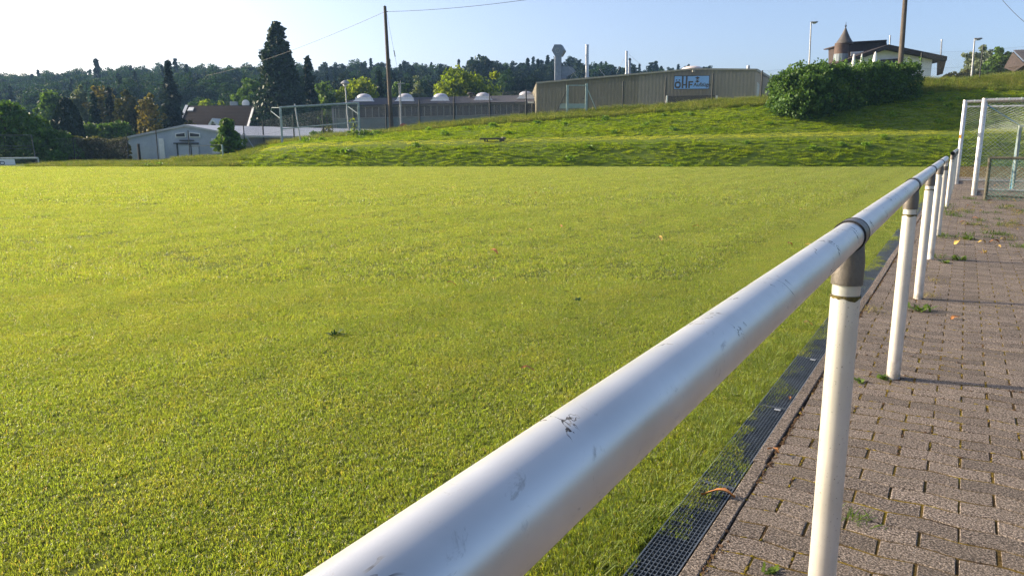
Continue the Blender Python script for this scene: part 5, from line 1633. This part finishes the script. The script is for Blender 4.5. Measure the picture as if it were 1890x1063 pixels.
m_bark = worn('bark', (.10, .075, .055), (.05, .038, .03), .95, 0, 5, .6, .3)
m_barkp = worn('pale_bark', (.34, .33, .30), (.16, .15, .14), .9, 0, 4, .4, .3)
LF = {
 'deep':   leafy('deep_green_needles', [(.34, (0.0067, 0.0192, 0.0077)), (.55, (0.0134, 0.0346, 0.0125)), (.72, (0.0250, 0.0538, 0.0173))], .14, .5, .6, .25, .3),
 'seq':    leafy('sequoia_foliage', [(.34, (0.0097, 0.0255, 0.0105)), (.55, (0.0195, 0.0435, 0.0142)), (.72, (0.0368, 0.0660, 0.0195))], .16, .6, .6, .25, .3),
 'blue':   leafy('bluish_needles', [(.34, (0.0127, 0.0255, 0.0204)), (.55, (0.0238, 0.0408, 0.0306)), (.72, (0.0382, 0.0595, 0.0391))], .14, .5, .6, .25, .3),
 'mid':    leafy('mid_green_leaves', [(.34, (0.0450, 0.0975, 0.0200)), (.55, (0.0938, 0.1713, 0.0275)), (.72, (0.1713, 0.2450, 0.0450))], .34, .35, .6, .2, .3),
 'yel':    leafy('yellow_green_leaves', [(.34, (0.078, 0.133, 0.011)), (.55, (0.167, 0.225, 0.016)), (.72, (0.265, 0.293, 0.028))], .56, .35, .6, .2, .3),
 'aut':    leafy('autumn_leaves', [(.34, (0.0988, 0.0988, 0.0221)), (.55, (0.1885, 0.1547, 0.0312)), (.72, (0.3315, 0.2314, 0.0442))], .36, .4, .55, .3, .35),
 'brn':    leafy('brownish_leaves', [(.34, (0.0515, 0.0634, 0.0185)), (.55, (0.0924, 0.0924, 0.0264)), (.72, (0.1478, 0.1294, 0.0370))], .28, .4, .55, .3, .3),
 'grey':   leafy('silvery_leaves', [(.34, (0.0858, 0.1183, 0.0689)), (.55, (0.1508, 0.1885, 0.1118)), (.72, (0.2262, 0.2574, 0.1508))], .34, .4, .55, .35, .3),
 'hedge':  leafy('hedge_leaves', [(.34, (0.0372, 0.0840, 0.0192)), (.55, (0.0804, 0.1596, 0.0276)), (.72, (0.1764, 0.2460, 0.0612))], .34, .8, .55, .22, .35),
 'thuja':  leafy('thuja_scales', [(.34, (.007, .018, .009)), (.55, (.012, .028, .012)), (.72, (.020, .040, .016))], .10, .8, .6, .25, .25),
 'red':    leafy('copper_leaves', [(.34, (.030, .010, .012)), (.55, (.055, .018, .018)), (.72, (.08, .028, .024))], .25, .5, .5, .3, .3),
}

def trunk_mb(rng, base, H, r, top, C=None, n_limbs=7):
    m = MB()
    b = Vector(base)
    lean = Vector((rng.normal(0, .02), rng.normal(0, .02), 0)) * H
    m.tube([b - up * .3, b + up * (H * .02), b + lean * .4 + up * (H * top * .5), b + lean + up * (H * top)], [r * 1.5, r * 1.1, r * .75, r * .25], 9)
    if C is not None:
        for k in rng.permutation(len(C))[:n_limbs]:
            s = b + lean * .4 + up * (H * top * (.35 + .4 * rng.random())); e = b + Vector(tuple(C[k]))
            mid = s.lerp(e, .5) + up * (.06 * H * rng.random())
            m.tube([s, mid, e], [r * .45, r * .28, r * .06], 6)
    return m

def tree(name, label, kind, mat, x, ytop, wpx, Y, seed, group=None, hmin=None, base=None, cat='tree', bark=None, **kw):
    rng = np.random.default_rng(seed)
    p = P(x, ytop, Y); zg = land(p.x, Y) if base is None else base
    H = p.z - zg; W = wpx / 1372.0 * Y
    if kind == 'broad': W *= 1.18; H *= 1.04
    b = Vector((p.x, Y, zg))
    T = thing(name, label, cat, b, group)
    C = None; top = .9
    if kind == 'broad':
        V, C = crown_broad(rng, H, W, **kw); top = .62
    elif kind == 'spruce':
        V = crown_spruce(rng, H, W, **kw)
    elif kind == 'cone':
        V = crown_cone_clumps(rng, H, W, **kw)
    else:
        V = crown_column(rng, H, W, **kw)
    t = trunk_mb(rng, b, H, max(.06, H * .018), top, C)
    part(T, 'trunk', t, bark or m_bark, auto=50)
    link('crown', quads_mesh('crown', V), LF[mat], T)
    return T

# the tall conifers in the middle
tree('giant_sequoia', 'tallest dark conifer with broad cone crown, left of the utility pole', 'cone', 'seq', 509, 44, 104, 100, 1, clumps=520, per=44, leaf=.40, power=.70)
tree('spruce_tree', 'dark narrow spruce just right of the giant conifer', 'spruce', 'deep', 567, 104, 54, 104, 2, leaf=.55)
tree('spruce_tree', 'tall bluish spruce left of the brown roofed house', 'spruce', 'blue', 309, 111, 62, 88, 3, leaf=.5, power=.9)
tree('spruce_tree', 'small dark spruce peeping above the workshop roof', 'spruce', 'deep', 700, 131, 26, 112, 4, leaf=.5)
tree('maple_tree', 'big round yellow green tree behind the workshop roof', 'broad', 'yel', 861, 122, 132, 104, 5, h0=.05, clumps=150, per=70, leaf=.42)
tree('maple_tree', 'yellow green tree behind the mushroom lamp', 'broad', 'yel', 655, 134, 78, 108, 6, h0=.05, clumps=80, per=60, leaf=.42)
tree('lime_tree', 'darker rounded tree between the narrow spruce and mushroom lamp', 'broad', 'mid', 600, 139, 44, 108, 7, h0=.05, clumps=55, per=60, leaf=.4)
tree('hazel_tree', 'loose pale green tree directly behind the T-headed lamp', 'broad', 'mid', 733, 141, 52, 112, 8, h0=.03, clumps=60, per=50, leaf=.38)
tree('hazel_tree', 'spiky pale green tree right of the T-headed lamp', 'broad', 'grey', 772, 138, 44, 114, 9, h0=.03, clumps=55, per=50, leaf=.38, egg=.3)
tree('lime_tree', 'olive green tree directly left of the giant conifer', 'broad', 'mid', 458, 145, 62, 112, 10, h0=.03, clumps=90, per=60, leaf=.42)
tree('fruit_tree', 'bright round treetop behind the brown roof ridge', 'broad', 'yel', 379, 177, 52, 112, 11, h0=.05, clumps=50, per=60, leaf=.36)
tree('fruit_tree', 'lower bright treetop behind the ridge, nearer the chimney', 'broad', 'yel', 408, 181, 32, 113, 12, h0=.05, clumps=40, per=55, leaf=.34)
# trees on the left
tree('birch_tree', 'tall pale birch behind the dark columnar thuja', 'broad', 'mid', 90, 155, 50, 86, 13, h0=.12, clumps=60, per=55, leaf=.36, bark=m_barkp)
tree('poplar_tree', 'slim pale green tree right of the columnar thuja', 'broad', 'grey', 142, 152, 34, 92, 14, h0=.10, clumps=60, per=55, leaf=.36)
tree('autumn_tree', 'rust tinged yellowing tree above the two small spruces', 'broad', 'aut', 184, 151, 46, 92, 15, h0=.10, clumps=70, per=55, leaf=.36)
tree('spruce_tree', 'small dark spruce beneath the yellowing tree, left one of two', 'spruce', 'deep', 171, 171, 30, 80, 16, leaf=.42)
tree('spruce_tree', 'small dark spruce beneath the yellowing tree, right one of two', 'spruce', 'blue', 199, 160, 36, 82, 17, leaf=.42)
tree('beech_tree', 'dense brownish green tree left of the sparse yellow one', 'broad', 'brn', 234, 171, 52, 80, 18, h0=.03, clumps=110, per=60, leaf=.36)
tree('autumn_tree', 'sparse yellow tree beside the tall bluish spruce', 'broad', 'aut', 272, 173, 44, 78, 19, h0=.10, clumps=60, per=36, leaf=.30, gap=.25)
tree('beech_tree', 'copper red treetop at the far left above the hedge', 'broad', 'red', 26, 194, 30, 74, 20, h0=.2, clumps=40, per=50, leaf=.36)
tree('thuja_tree', 'dark columnar thuja with pointed top at left', 'column', 'thuja', 120, 184, 50, 66, 21, n=5200, leaf=.30)
tree('round_shrub', 'small yellow shrub between grey shed and brown roof', 'broad', 'aut', 347, 219, 30, 88, 22, h0=.02, clumps=34, per=50, leaf=.3, cat='shrub')
tree('thuja_shrub', 'bushy conifer shrub with yellow tips before the grey shed', 'spruce', 'mid', 418, 222, 50, 50.5, 23, leaf=.26, power=.6, droop=-.5, whorl=.22, cat='shrub')
tree('round_shrub', 'small ochre shrub under the workshop corner', 'broad', 'brn', 605, 222, 24, 62, 24, h0=.02, clumps=26, per=50, leaf=.2, cat='shrub')
tree('round_shrub', 'low green shrubs behind the mended net of the old goal', 'broad', 'mid', 585, 241, 42, 60, 25, h0=.02, clumps=30, per=50, leaf=.2, cat='shrub')
# trees on the right
tree('willow_tree', 'airy grey green tree right of the slim right lamp', 'broad', 'grey', 1812, 87, 62, 92, 26, h0=.08, clumps=90, per=40, leaf=.34, gap=.1)
tree('bushy_tree', 'dense green tree beside the brown barn', 'broad', 'mid', 1848, 90, 50, 78, 27, h0=.02, clumps=90, per=60, leaf=.32)
tree('round_shrub', 'low dull bushes along the skyline right of the white house', 'broad', 'brn', 1768, 128, 56, 82, 28, h0=.02, clumps=50, per=50, leaf=.28, cat='shrub')
# treetops standing out of the wood on the skyline
tree('pine_tree', 'bushy pine standing out of the wood above the round yellow tree', 'broad', 'seq', 882, 99, 60, 190, 29, h0=.35, clumps=70, per=55, leaf=.8)
tree('spruce_tree', 'pointed spruce tip rising out of the wood at far left', 'spruce', 'blue', 176, 107, 34, 205, 30, leaf=1.0, whorl=.8)
tree('spruce_tree', 'thin spruce tip above the wood over the tall bluish spruce', 'spruce', 'blue', 322, 107, 24, 215, 31, leaf=.9, whorl=.9)

# hedges --------------------------------------------------------------------
def hedge(name, label, line, heights, depth, n, leaf, mat, seed, bulge=.25, cat='hedge', y_over=None):
    """a clipped or grown-out hedge along a line; heights in m at each point; outline uneven"""
    rng = np.random.default_rng(seed)
    pts_ = [Vector(q) for q in line]
    seglen = [(pts_[i + 1] - pts_[i]).length for i in range(len(pts_) - 1)]
    tot = sum(seglen)
    s = rng.random(n) * tot
    C = np.empty((n, 3))
    for k in range(n):
        r_ = s[k]; i = 0
        while i < len(seglen) - 1 and r_ > seglen[i]: r_ -= seglen[i]; i += 1
        t = r_ / seglen[i]
        q = pts_[i].lerp(pts_[i + 1], t); h = heights[i] + (heights[i + 1] - heights[i]) * t
        h *= 1 + .07 * math.sin(s[k] * 1.9) + .06 * math.sin(s[k] * 4.3 + 1)
        d = (pts_[i + 1] - pts_[i]).normalized(); nr = Vector((d.y, -d.x, 0))
        # points mostly on the skin of a rounded box
        rad = 1 - .30 * rng.random() ** 1.6
        if rng.random() < .68:
            cz = rng.random() * .92; cx = (1 if rng.random() < .5 else -1) * (1 - .35 * max(0, cz - .45) ** 1.3 / .4)
        else:
            cx = (rng.random() * 2 - 1) * .85; cz = 1 - .12 * abs(cx) ** 3
        lum = 1 + bulge * (.5 * math.sin(s[k] * 1.3 + cz * 3) + .5 * math.sin(s[k] * 2.9 - cz * 4 + cx))
        C[k] = (q.x + nr.x * cx * depth / 2 * rad * lum, q.y + nr.y * cx * depth / 2 * rad * lum, 0)
        zb_ = land(C[k, 0], C[k, 1]); C[k, 2] = zb_ + max(.05, (land(q.x, q.y) + h - zb_) * cz * (.6 + .4 * rad if cz > .9 else 1) * (1 + .15 * (lum - 1)))
    C += rng.normal(0, .06, C.shape)
    if name == 'long_hedge':        # stray shoots out of the top
        tops = C[C[:, 2] > np.percentile(C[:, 2], 70)]
        sh = [tops[rng.integers(len(tops))] + np.array([rng.normal(0, .08), rng.normal(0, .08), 0]) for _ in range(150)]
        ext = [b_ + np.array([rng.normal(0, .05), rng.normal(0, .05), t_ * .55 * (.4 + .6 * ((i_ * 7) % 10) / 10)]) for i_, b_ in enumerate(sh) for t_ in np.linspace(.1, 1, 8)]
        C = np.concatenate([C, np.array(ext)])
    T = thing(name, label, cat, (pts_[0].x, pts_[0].y, land(pts_[0].x, pts_[0].y)))
    m = MB()
    for k in range(int(tot / .6)):
        f = (k + .5) / int(tot / .6) * tot; i = 0
        while i < len(seglen) - 1 and f > seglen[i]: f -= seglen[i]; i += 1
        q = pts_[i].lerp(pts_[i + 1], f / seglen[i]); h = heights[i] + (heights[i + 1] - heights[i]) * f / seglen[i]
        zg = land(q.x, q.y)
        for j in range(3):
            e = q + Vector((rng.normal(0, .3), rng.normal(0, .3), 0)); m.tube([Vector((q.x, q.y, zg - .1)), Vector((q.x, q.y, zg + h * .4)).lerp(Vector((e.x, e.y, zg + h * .5)), .5), Vector((e.x, e.y, zg + h * .9))], [.05, .035, .01], 5)
    part(T, 'stems', m, m_bark)
    link('foliage', quads_mesh('foliage', diamonds(rng, C - np.array(T.location), leaf)), LF[mat], T)
    return T

# the big bush and the hedge on the upper bank
def hp(x, Y): 
    q = P(x, 200, Y); return Vector((q.x, Y, 0))
def hgt(x, y, Y):
    q = P(x, y, Y); return q.z - land(q.x, Y)
tree('big_bush', 'big rounded leafy bush at the left end of the hedge on the bank', 'broad', 'hedge', 1483, 116, 112, 49.6, 41, cat='bush', base=land(P(1483, 200, 49.6).x, 49.6) - 1.05, h0=-.04, clumps=230, per=85, leaf=.17, shoots=220)
hedge('long_hedge', 'long dark leafy hedge on the bank below the turret house', [hp(1500, 50.6), hp(1672, 52.6)], [hgt(1500, 126, 50.6), hgt(1672, 124, 52.6)], 2.7, 22000, .16, 'hedge', 42, .2)
# left
hedge('dark_hedge', 'huge dark overgrown hedge filling the far left behind the low goal', [hp(-190, 49), hp(-60, 48.5), hp(20, 48.5), hp(75, 48.5), hp(112, 48.5), hp(134, 48.5)], [hgt(-190, 180, 49), hgt(-60, 185, 48.5), hgt(20, 200, 48.5), hgt(75, 232, 48.5), hgt(112, 258, 48.5), hgt(134, 286, 48.5)], 3.4, 15000, .24, 'hedge', 43, .3)
hedge('clipped_hedge', 'brownish clipped hedge between the dark hedge and grey shed', [hp(128, 50), hp(224, 50)], [hgt(130, 258, 50), hgt(224, 258, 50)], 1.4, 6500, .17, 'brn', 44, .08)
hedge('dense_shrubs', 'dense green shrubs in a row behind the clipped hedge', [hp(130, 70), hp(175, 70), hp(232, 70)], [hgt(135, 238, 70), hgt(175, 230, 70), hgt(232, 236, 70)], 3.0, 6000, .28, 'mid', 45, .3, 'shrub')
# a straw-coloured field glimpsed between trees
q = P(150, 231, 110)
m = MB(); m.prism([P(120, 233, 112), P(175, 233, 112), P(175, 222, 135), P(120, 222, 135)], (0, 0, -.4))
single('stubble_field', 'small patch of straw coloured stubble field seen between the left trees', 'field', m, worn('stubble', (.42, .32, .18), (.32, .24, .13), .95, 0, .6, .3, .2), q, None, 'structure')
# leafy sapling at the old goal, dock and nettle clumps
def sapling(label, x, ytop, Y, seed, n=60, leaf=.16, w=.5, mat='yel'):
    rng = np.random.default_rng(seed); p = P(x, ytop, Y); zg = land(p.x, Y); H = p.z - zg
    T = thing('sapling', label, 'plant', (p.x, Y, zg))
    m = MB(); m.tube([Vector((p.x, Y, zg - .05)), Vector((p.x + .05, Y, zg + H * .5)), p], [.02, .015, .006], 5); part(T, 'stem', m, m_bark)
    f = rng.random(n); c = np.stack([p.x + rng.normal(0, w * .25, n), Y + rng.normal(0, w * .25, n), zg + .1 + f * H], 1)
    link('leaves', quads_mesh('leaves', diamonds(rng, c - np.array([p.x, Y, zg]), leaf)), LF[mat], T)
sapling('leggy yellow green sapling beside the old goal\'s right post', 653, 222, 52.5, 51, 50)
sapling('dark leafy dock clump at the foot of the old goal\'s right post', 668, 244, 50.5, 52, 120, .2, 1.6, 'mid')

# ------------------------------------------------------------------ the wood on the far hill: one mass
rngf = np.random.default_rng(77)
FV = []
def forest_variant(kind, H, W, mat, **kw):
    if kind == 'broad': V, C = crown_broad(rngf, H, W, **kw)
    else: V = crown_spruce(rngf, H, W, **kw)
    t = MB(); t.tube([(0, 0, -1), (0, 0, H * .85)], [H * .018, H * .006], 6)
    me = quads_mesh('wood_tree', V)
    nq = len(V)
    import bmesh
    bm = bmesh.new(); bm.from_mesh(me)
    vs_ = [bm.verts.new(v) for v in t.v]
    for f in t.f:
        fc = bm.faces.new([vs_[i] for i in f]); fc.material_index = 1
    bm.to_mesh(me); bm.free()
    FV.append(variant('wood_tree', me, [mat, m_bark]))
LFF = {
 'fa': leafy('wood_broadleaf', [(.34, (0.0150, 0.0404, 0.0105)), (.55, (0.0273, 0.0676, 0.0140)), (.72, (0.0518, 0.1010, 0.0193))], .28, .07, .7, .1, .2),
 'fb': leafy('wood_pine', [(.34, (0.0072, 0.0202, 0.0086)), (.55, (0.0137, 0.0331, 0.0122)), (.72, (0.0252, 0.0490, 0.0166))], .18, .07, .7, .1, .2),
}
for k in range(4): forest_variant('broad', 17 + k, 10.5 + .7 * k, LFF['fa'], h0=.06, clumps=110, per=64, leaf=.5)
for k in range(3): forest_variant('broad', 19 + k, 8.5, LFF['fb'], h0=.2, clumps=90, per=64, leaf=.45, egg=.3)
for k in range(3): forest_variant('spruce', 19 + 2 * k, 6.2, LFF['fb'], leaf=.8, whorl=.75, power=.8)
SKY = [(-330, 158), (-80, 150), (0, 138), (50, 131), (110, 127), (170, 126), (235, 119), (300, 117), (400, 115), (480, 116), (560, 116), (640, 112), (720, 110), (800, 115), (870, 112),
       (940, 110), (1000, 104), (1040, 104), (1100, 112), (1180, 117), (1250, 119), (1300, 124), (1400, 134), (1470, 134)]
pts = []; scl = []; idx = []; rot = []
rw_ = random.Random(9)
VH = [17, 18, 19, 20, 19, 20, 21, 19, 21, 23]
for rowk, (Yw, dy, step, cnt) in enumerate(((150, 24, 23, 1), (176, 15, 17, 1), (205, 6, 15, 1), (236, 0, 12.5, 1), (262, -1.5, 12.5, 1))):
    x = -330.0
    while x < 1475:
        px = x + rw_.uniform(-5, 5); Y = Yw + rw_.uniform(-9, 9)
        q = P(px, interp(px, SKY) + dy + rw_.gauss(2, 4), Y)
        right = px > 500
        r = rw_.random()
        if right: k = (4 + rw_.randrange(3)) if r < .6 else (7 + rw_.randrange(3)) if r < .8 else rw_.randrange(4)
        else: k = rw_.randrange(4) if r < .72 else (4 + rw_.randrange(6))
        zg = land(q.x, Y)
        H = q.z - zg
        if (H > 5 or px > 900) and not (rowk < 2 and px > 1000):
            s = max(.66, H / VH[k]); zg = q.z - s * VH[k]
            pts.append((q.x, Y, zg)); sxy = max(.75, min(1.25, s)) * rw_.uniform(.85, 1.1); scl.append((sxy, sxy, s)); idx.append(k); rot.append((0, 0, rw_.random() * 6.283))
        x += step
# understorey closing the wood's edge
for _ in range(150):
    px = rw_.uniform(-120, 1000); Y = rw_.uniform(128, 150)
    q = P(px, 215 if px < 500 else 190, Y); zg = land(q.x, Y)
    s = rw_.uniform(.3, .5); pts.append((q.x, Y, zg - 1)); scl.append((s * 1.5, s * 1.5, s)); idx.append(rw_.randrange(4)); rot.append((0, 0, rw_.random() * 6.28))
scatter('forest', pts, rot, scl, idx, FV, 'dark mixed wood covering the hill behind the village', 'forest')

# ------------------------------------------------------------------ small things on the ground
m_leafo = worn('dry_orange_leaf', (.42, .19, .06), (.28, .11, .03), .6, 0, 40, .2, .3)
m_leafy_ = worn('dry_yellow_leaf', (.55, .38, .10), (.38, .24, .05), .6, 0, 40, .2, .3)
def leaf_me(rng, L, w, curl):
    vs_ = []; fs_ = []; n = 9
    for i in range(n + 1):
        t = i / n; ww = w * (math.sin(math.pi * min(1, t * 1.02)) ** .8 + .03) * (1 + .15 * rng.random())
        z = curl * math.sin(t * math.pi * 1.3) + .004
        vs_ += [((t - .5) * L, -ww, z + w * .5 * rng.random()), ((t - .5) * L, .0, z), ((t - .5) * L, ww, z + w * .6)]
    for i in range(n):
        for j in (0, 1): fs_.append((3 * i + j, 3 * i + 3 + j, 3 * i + 4 + j, 3 * i + 1 + j))
    me = bpy.data.meshes.new('leaf'); me.from_pydata(vs_, [], fs_); me.update(); me.polygons.foreach_set('use_smooth', [True] * len(fs_)); return me
rngl = np.random.default_rng(4)
LM = []
for k in range(4):
    for mt in (m_leafo, m_leafy_):
        me = leaf_me(rngl, .085 + .02 * k, .013 + .003 * k, .012 + .004 * k); me.materials.append(mt); LM.append(me)
def leaf(label, x, y, z, k, rz, s=1.0, group='fallen leaves on lawn, drain and paving'):
    q = G(x, y, z)
    o = bpy.data.objects.new('fallen_leaf', LM[k]); COL.objects.link(o)
    o.location = q; o.rotation_euler = (rngl.normal(0, .12), rngl.normal(0, .12), rz); o.scale = (s, s, s)
    tag(o, label, 'leaf', group)
leaf('curled orange leaf lying on the nearest drain grate', 1325, 915, .003, 4, 2.7, 1.0)
leaf('narrow orange leaf leaning on the kerb above the second grate', 1427, 832, .012, 2, 1.9, .7)
leaf('orange leaf on the third drain grate near the lawn', 1457, 735, .003, 0, 1.3, .6)
leaf('reddish leaf lying on the middle of the lawn', 974, 682, .012, 2, .2, .8)
leaf('orange leaf lying far out on the lawn, above the reddish one', 834, 524, .014, 4, .5, .8)
leaf('small orange leaf on the paving right of the second post', 1763, 588, .004, 2, .3, .9)
leaf('pale leaf on the lawn\'s right edge left of the first post', 1492, 598, .012, 5, .3, .7)
far_lab = 'tiny dry leaf scattered on the far paving by the goals'
for k in range(26):
    x, y = rw_.uniform(1735, 1885), rw_.uniform(335, 470)
    q = G(x, y)
    if nn(q.x, q.y) < -.1: continue
    leaf(far_lab, x, y, .006, rw_.randrange(8), rw_.random() * 6, rw_.uniform(.7, 1.2), 'tiny leaves on the far paving')
for k in range(14):
    x, y = rw_.uniform(700, 1560), rw_.uniform(330, 480)
    leaf('tiny pale leaf lying far out on the lawn', x, y, .02, rw_.randrange(8), rw_.random() * 6, rw_.uniform(.7, 1.1), 'tiny leaves far out on the lawn')

def weed_mesh(seed, n, size, h, leaf_l, leaf_w, mat):
    rng = np.random.default_rng(seed); vs_ = []; fs_ = []
    for k in range(n):
        a = rng.random() * 6.283; L = leaf_l * (.6 + .7 * rng.random()); w = leaf_w * (.7 + .5 * rng.random()); el = .25 + .9 * rng.random()
        c = np.array([rng.normal(0, size * .35), rng.normal(0, size * .35), 0]); d = np.array([math.cos(a), math.sin(a), 0]); s_ = np.array([-math.sin(a), math.cos(a), 0])
        o = len(vs_)
        for i in range(5):
            t = i / 4; ww = w * (math.sin(math.pi * (.12 + .86 * t)))
            p_ = c + d * (L * t * math.cos(el)) + np.array([0, 0, 1]) * (L * math.sin(el) * (t - .45 * t * t) + .002)
            vs_ += [tuple(p_ - s_ * ww), tuple(p_ + s_ * ww)]
        for i in range(4): fs_.append((o + 2 * i, o + 2 * i + 1, o + 2 * i + 3, o + 2 * i + 2))
    me = bpy.data.meshes.new('weed'); me.from_pydata(vs_, [], fs_); me.update(); me.materials.append(mat); return me
m_pweed = leafy('paving_weed', [(.35, (.05, .10, .012)), (.65, (.11, .16, .02))], .35, 6, .5, .3, .3)
m_strawg = leafy('straw_blades', [(.35, (.14, .12, .04)), (.65, (.28, .24, .10))], .3, 6, .7, .2, .3)
WM = [weed_mesh(1, 24, .09, .06, .085, .011, m_pweed), weed_mesh(2, 46, .10, .06, .075, .0025, m_pweed), weed_mesh(3, 34, .12, .05, .07, .002, m_strawg), weed_mesh(4, 16, .05, .05, .065, .012, m_pweed)]
def weed(label, x, y, k, s=1.0, group=None):
    q = G(x, y)
    o = bpy.data.objects.new('paving_weed', WM[k]); COL.objects.link(o); o.location = (q.x, q.y, -.004); o.scale = (s, s, s); o.rotation_euler = (0, 0, rw_.random() * 6)
    tag(o, label, 'weed', group or 'weeds growing in the paving joints')
def lawn_weed(label, x, y, k, s):
    q = G(x, y); o = bpy.data.objects.new('lawn_weed', WMD[k]); COL.objects.link(o); o.location = (q.x, q.y, -.022); o.scale = (s, s, s); o.rotation_euler = (0, 0, rw_.random() * 6); tag(o, label, 'weed', 'dark weeds in the lawn')
m_dweed = leafy('lawn_weed_leaf', [(.35, (.015, .05, .012)), (.65, (.03, .08, .018))], .25, 6, .5, .3, .3)
WMD = [weed_mesh(11, 20, .10, .06, .10, .014, m_dweed), weed_mesh(12, 12, .06, .05, .07, .012, m_dweed)]
lawn_weed('dark leafy weed standing alone in the middle of the lawn', 618, 612, 0, .62)
lawn_weed('small dark weed in the lawn left of the railing\'s first post', 1065, 550, 1, .6)
weed('bright weed rosette at the left foot of the second post', 1628, 697, 3, 1.0)
weed('tiny upright weed in the joint between first and second post', 1588, 706, 3, .7)
weed('grassy weed tuft in a joint right of the first post, low in the photo', 1578, 958, 1, .8)
weed('tiny yellow green sprout by the kerb at the bottom edge', 1420, 1056, 3, .5)
weed('broad weed at the right foot of the third post', 1697, 574, 0, 1.2)
weed('straw tufts around the third post', 1712, 548, 2, 1.3)
weed('straw weed left of the third post beside the kerb', 1606, 575, 2, 1.5)
weed('bright dandelion rosette right of the fourth post', 1766, 480, 0, 1.3)
weed('weed clump at the right foot of the fourth post', 1727, 476, 1, 1.4)
weed('weed tuft at the foot of the last post of the long railing', 1731, 432, 1, 1.2)
weed('bright weed on the paving right of the last railing post', 1786, 442, 0, 1.3)
weed('weed at the photo\'s right edge on the paving', 1884, 457, 1, 1.6)
weed('thin straw tuft in the joint above the fourth post\'s shadow', 1724, 519, 2, 1.2)
weed('bright weed low on the paving beside the third post\'s shadow', 1747, 486, 3, 1.1)
for k in range(70):
    x, y = rw_.uniform(1722, 1888), rw_.uniform(365, 445)
    q = G(x, y)
    if nn(q.x, q.y) < -.35: continue
    weed('small grass tuft growing in a joint of the far paving', x, y, rw_.choice((1, 2, 2, 1)), rw_.uniform(.8, 1.8), 'grass tufts in the far paving')
weed('weed at the foot of the open-ended railing', 1741, 384, 1, 1.8)

# ------------------------------------------------------------------ the morning haze
hz = MB(); hz.box((0, 170, 37), (760, 480, 95))
me = mesh_from('haze', hz.v, hz.f); fix_normals(me)
mh = bpy.data.materials.new('haze'); mh.use_nodes = True; t = mh.node_tree; t.nodes.clear()
o_ = t.nodes.new('ShaderNodeOutputMaterial'); pv = t.nodes.new('ShaderNodeVolumePrincipled')
pv.inputs['Color'].default_value = (.32, .58, 1, 1); pv.inputs['Density'].default_value = .0003; pv.inputs['Anisotropy'].default_value = .2
t.links.new(pv.outputs[0], o_.inputs['Volume'])
HAZE = link('haze', me, mh)
tag(HAZE, 'thin bluish morning haze lying over the village and wood', 'haze', None, 'stuff')
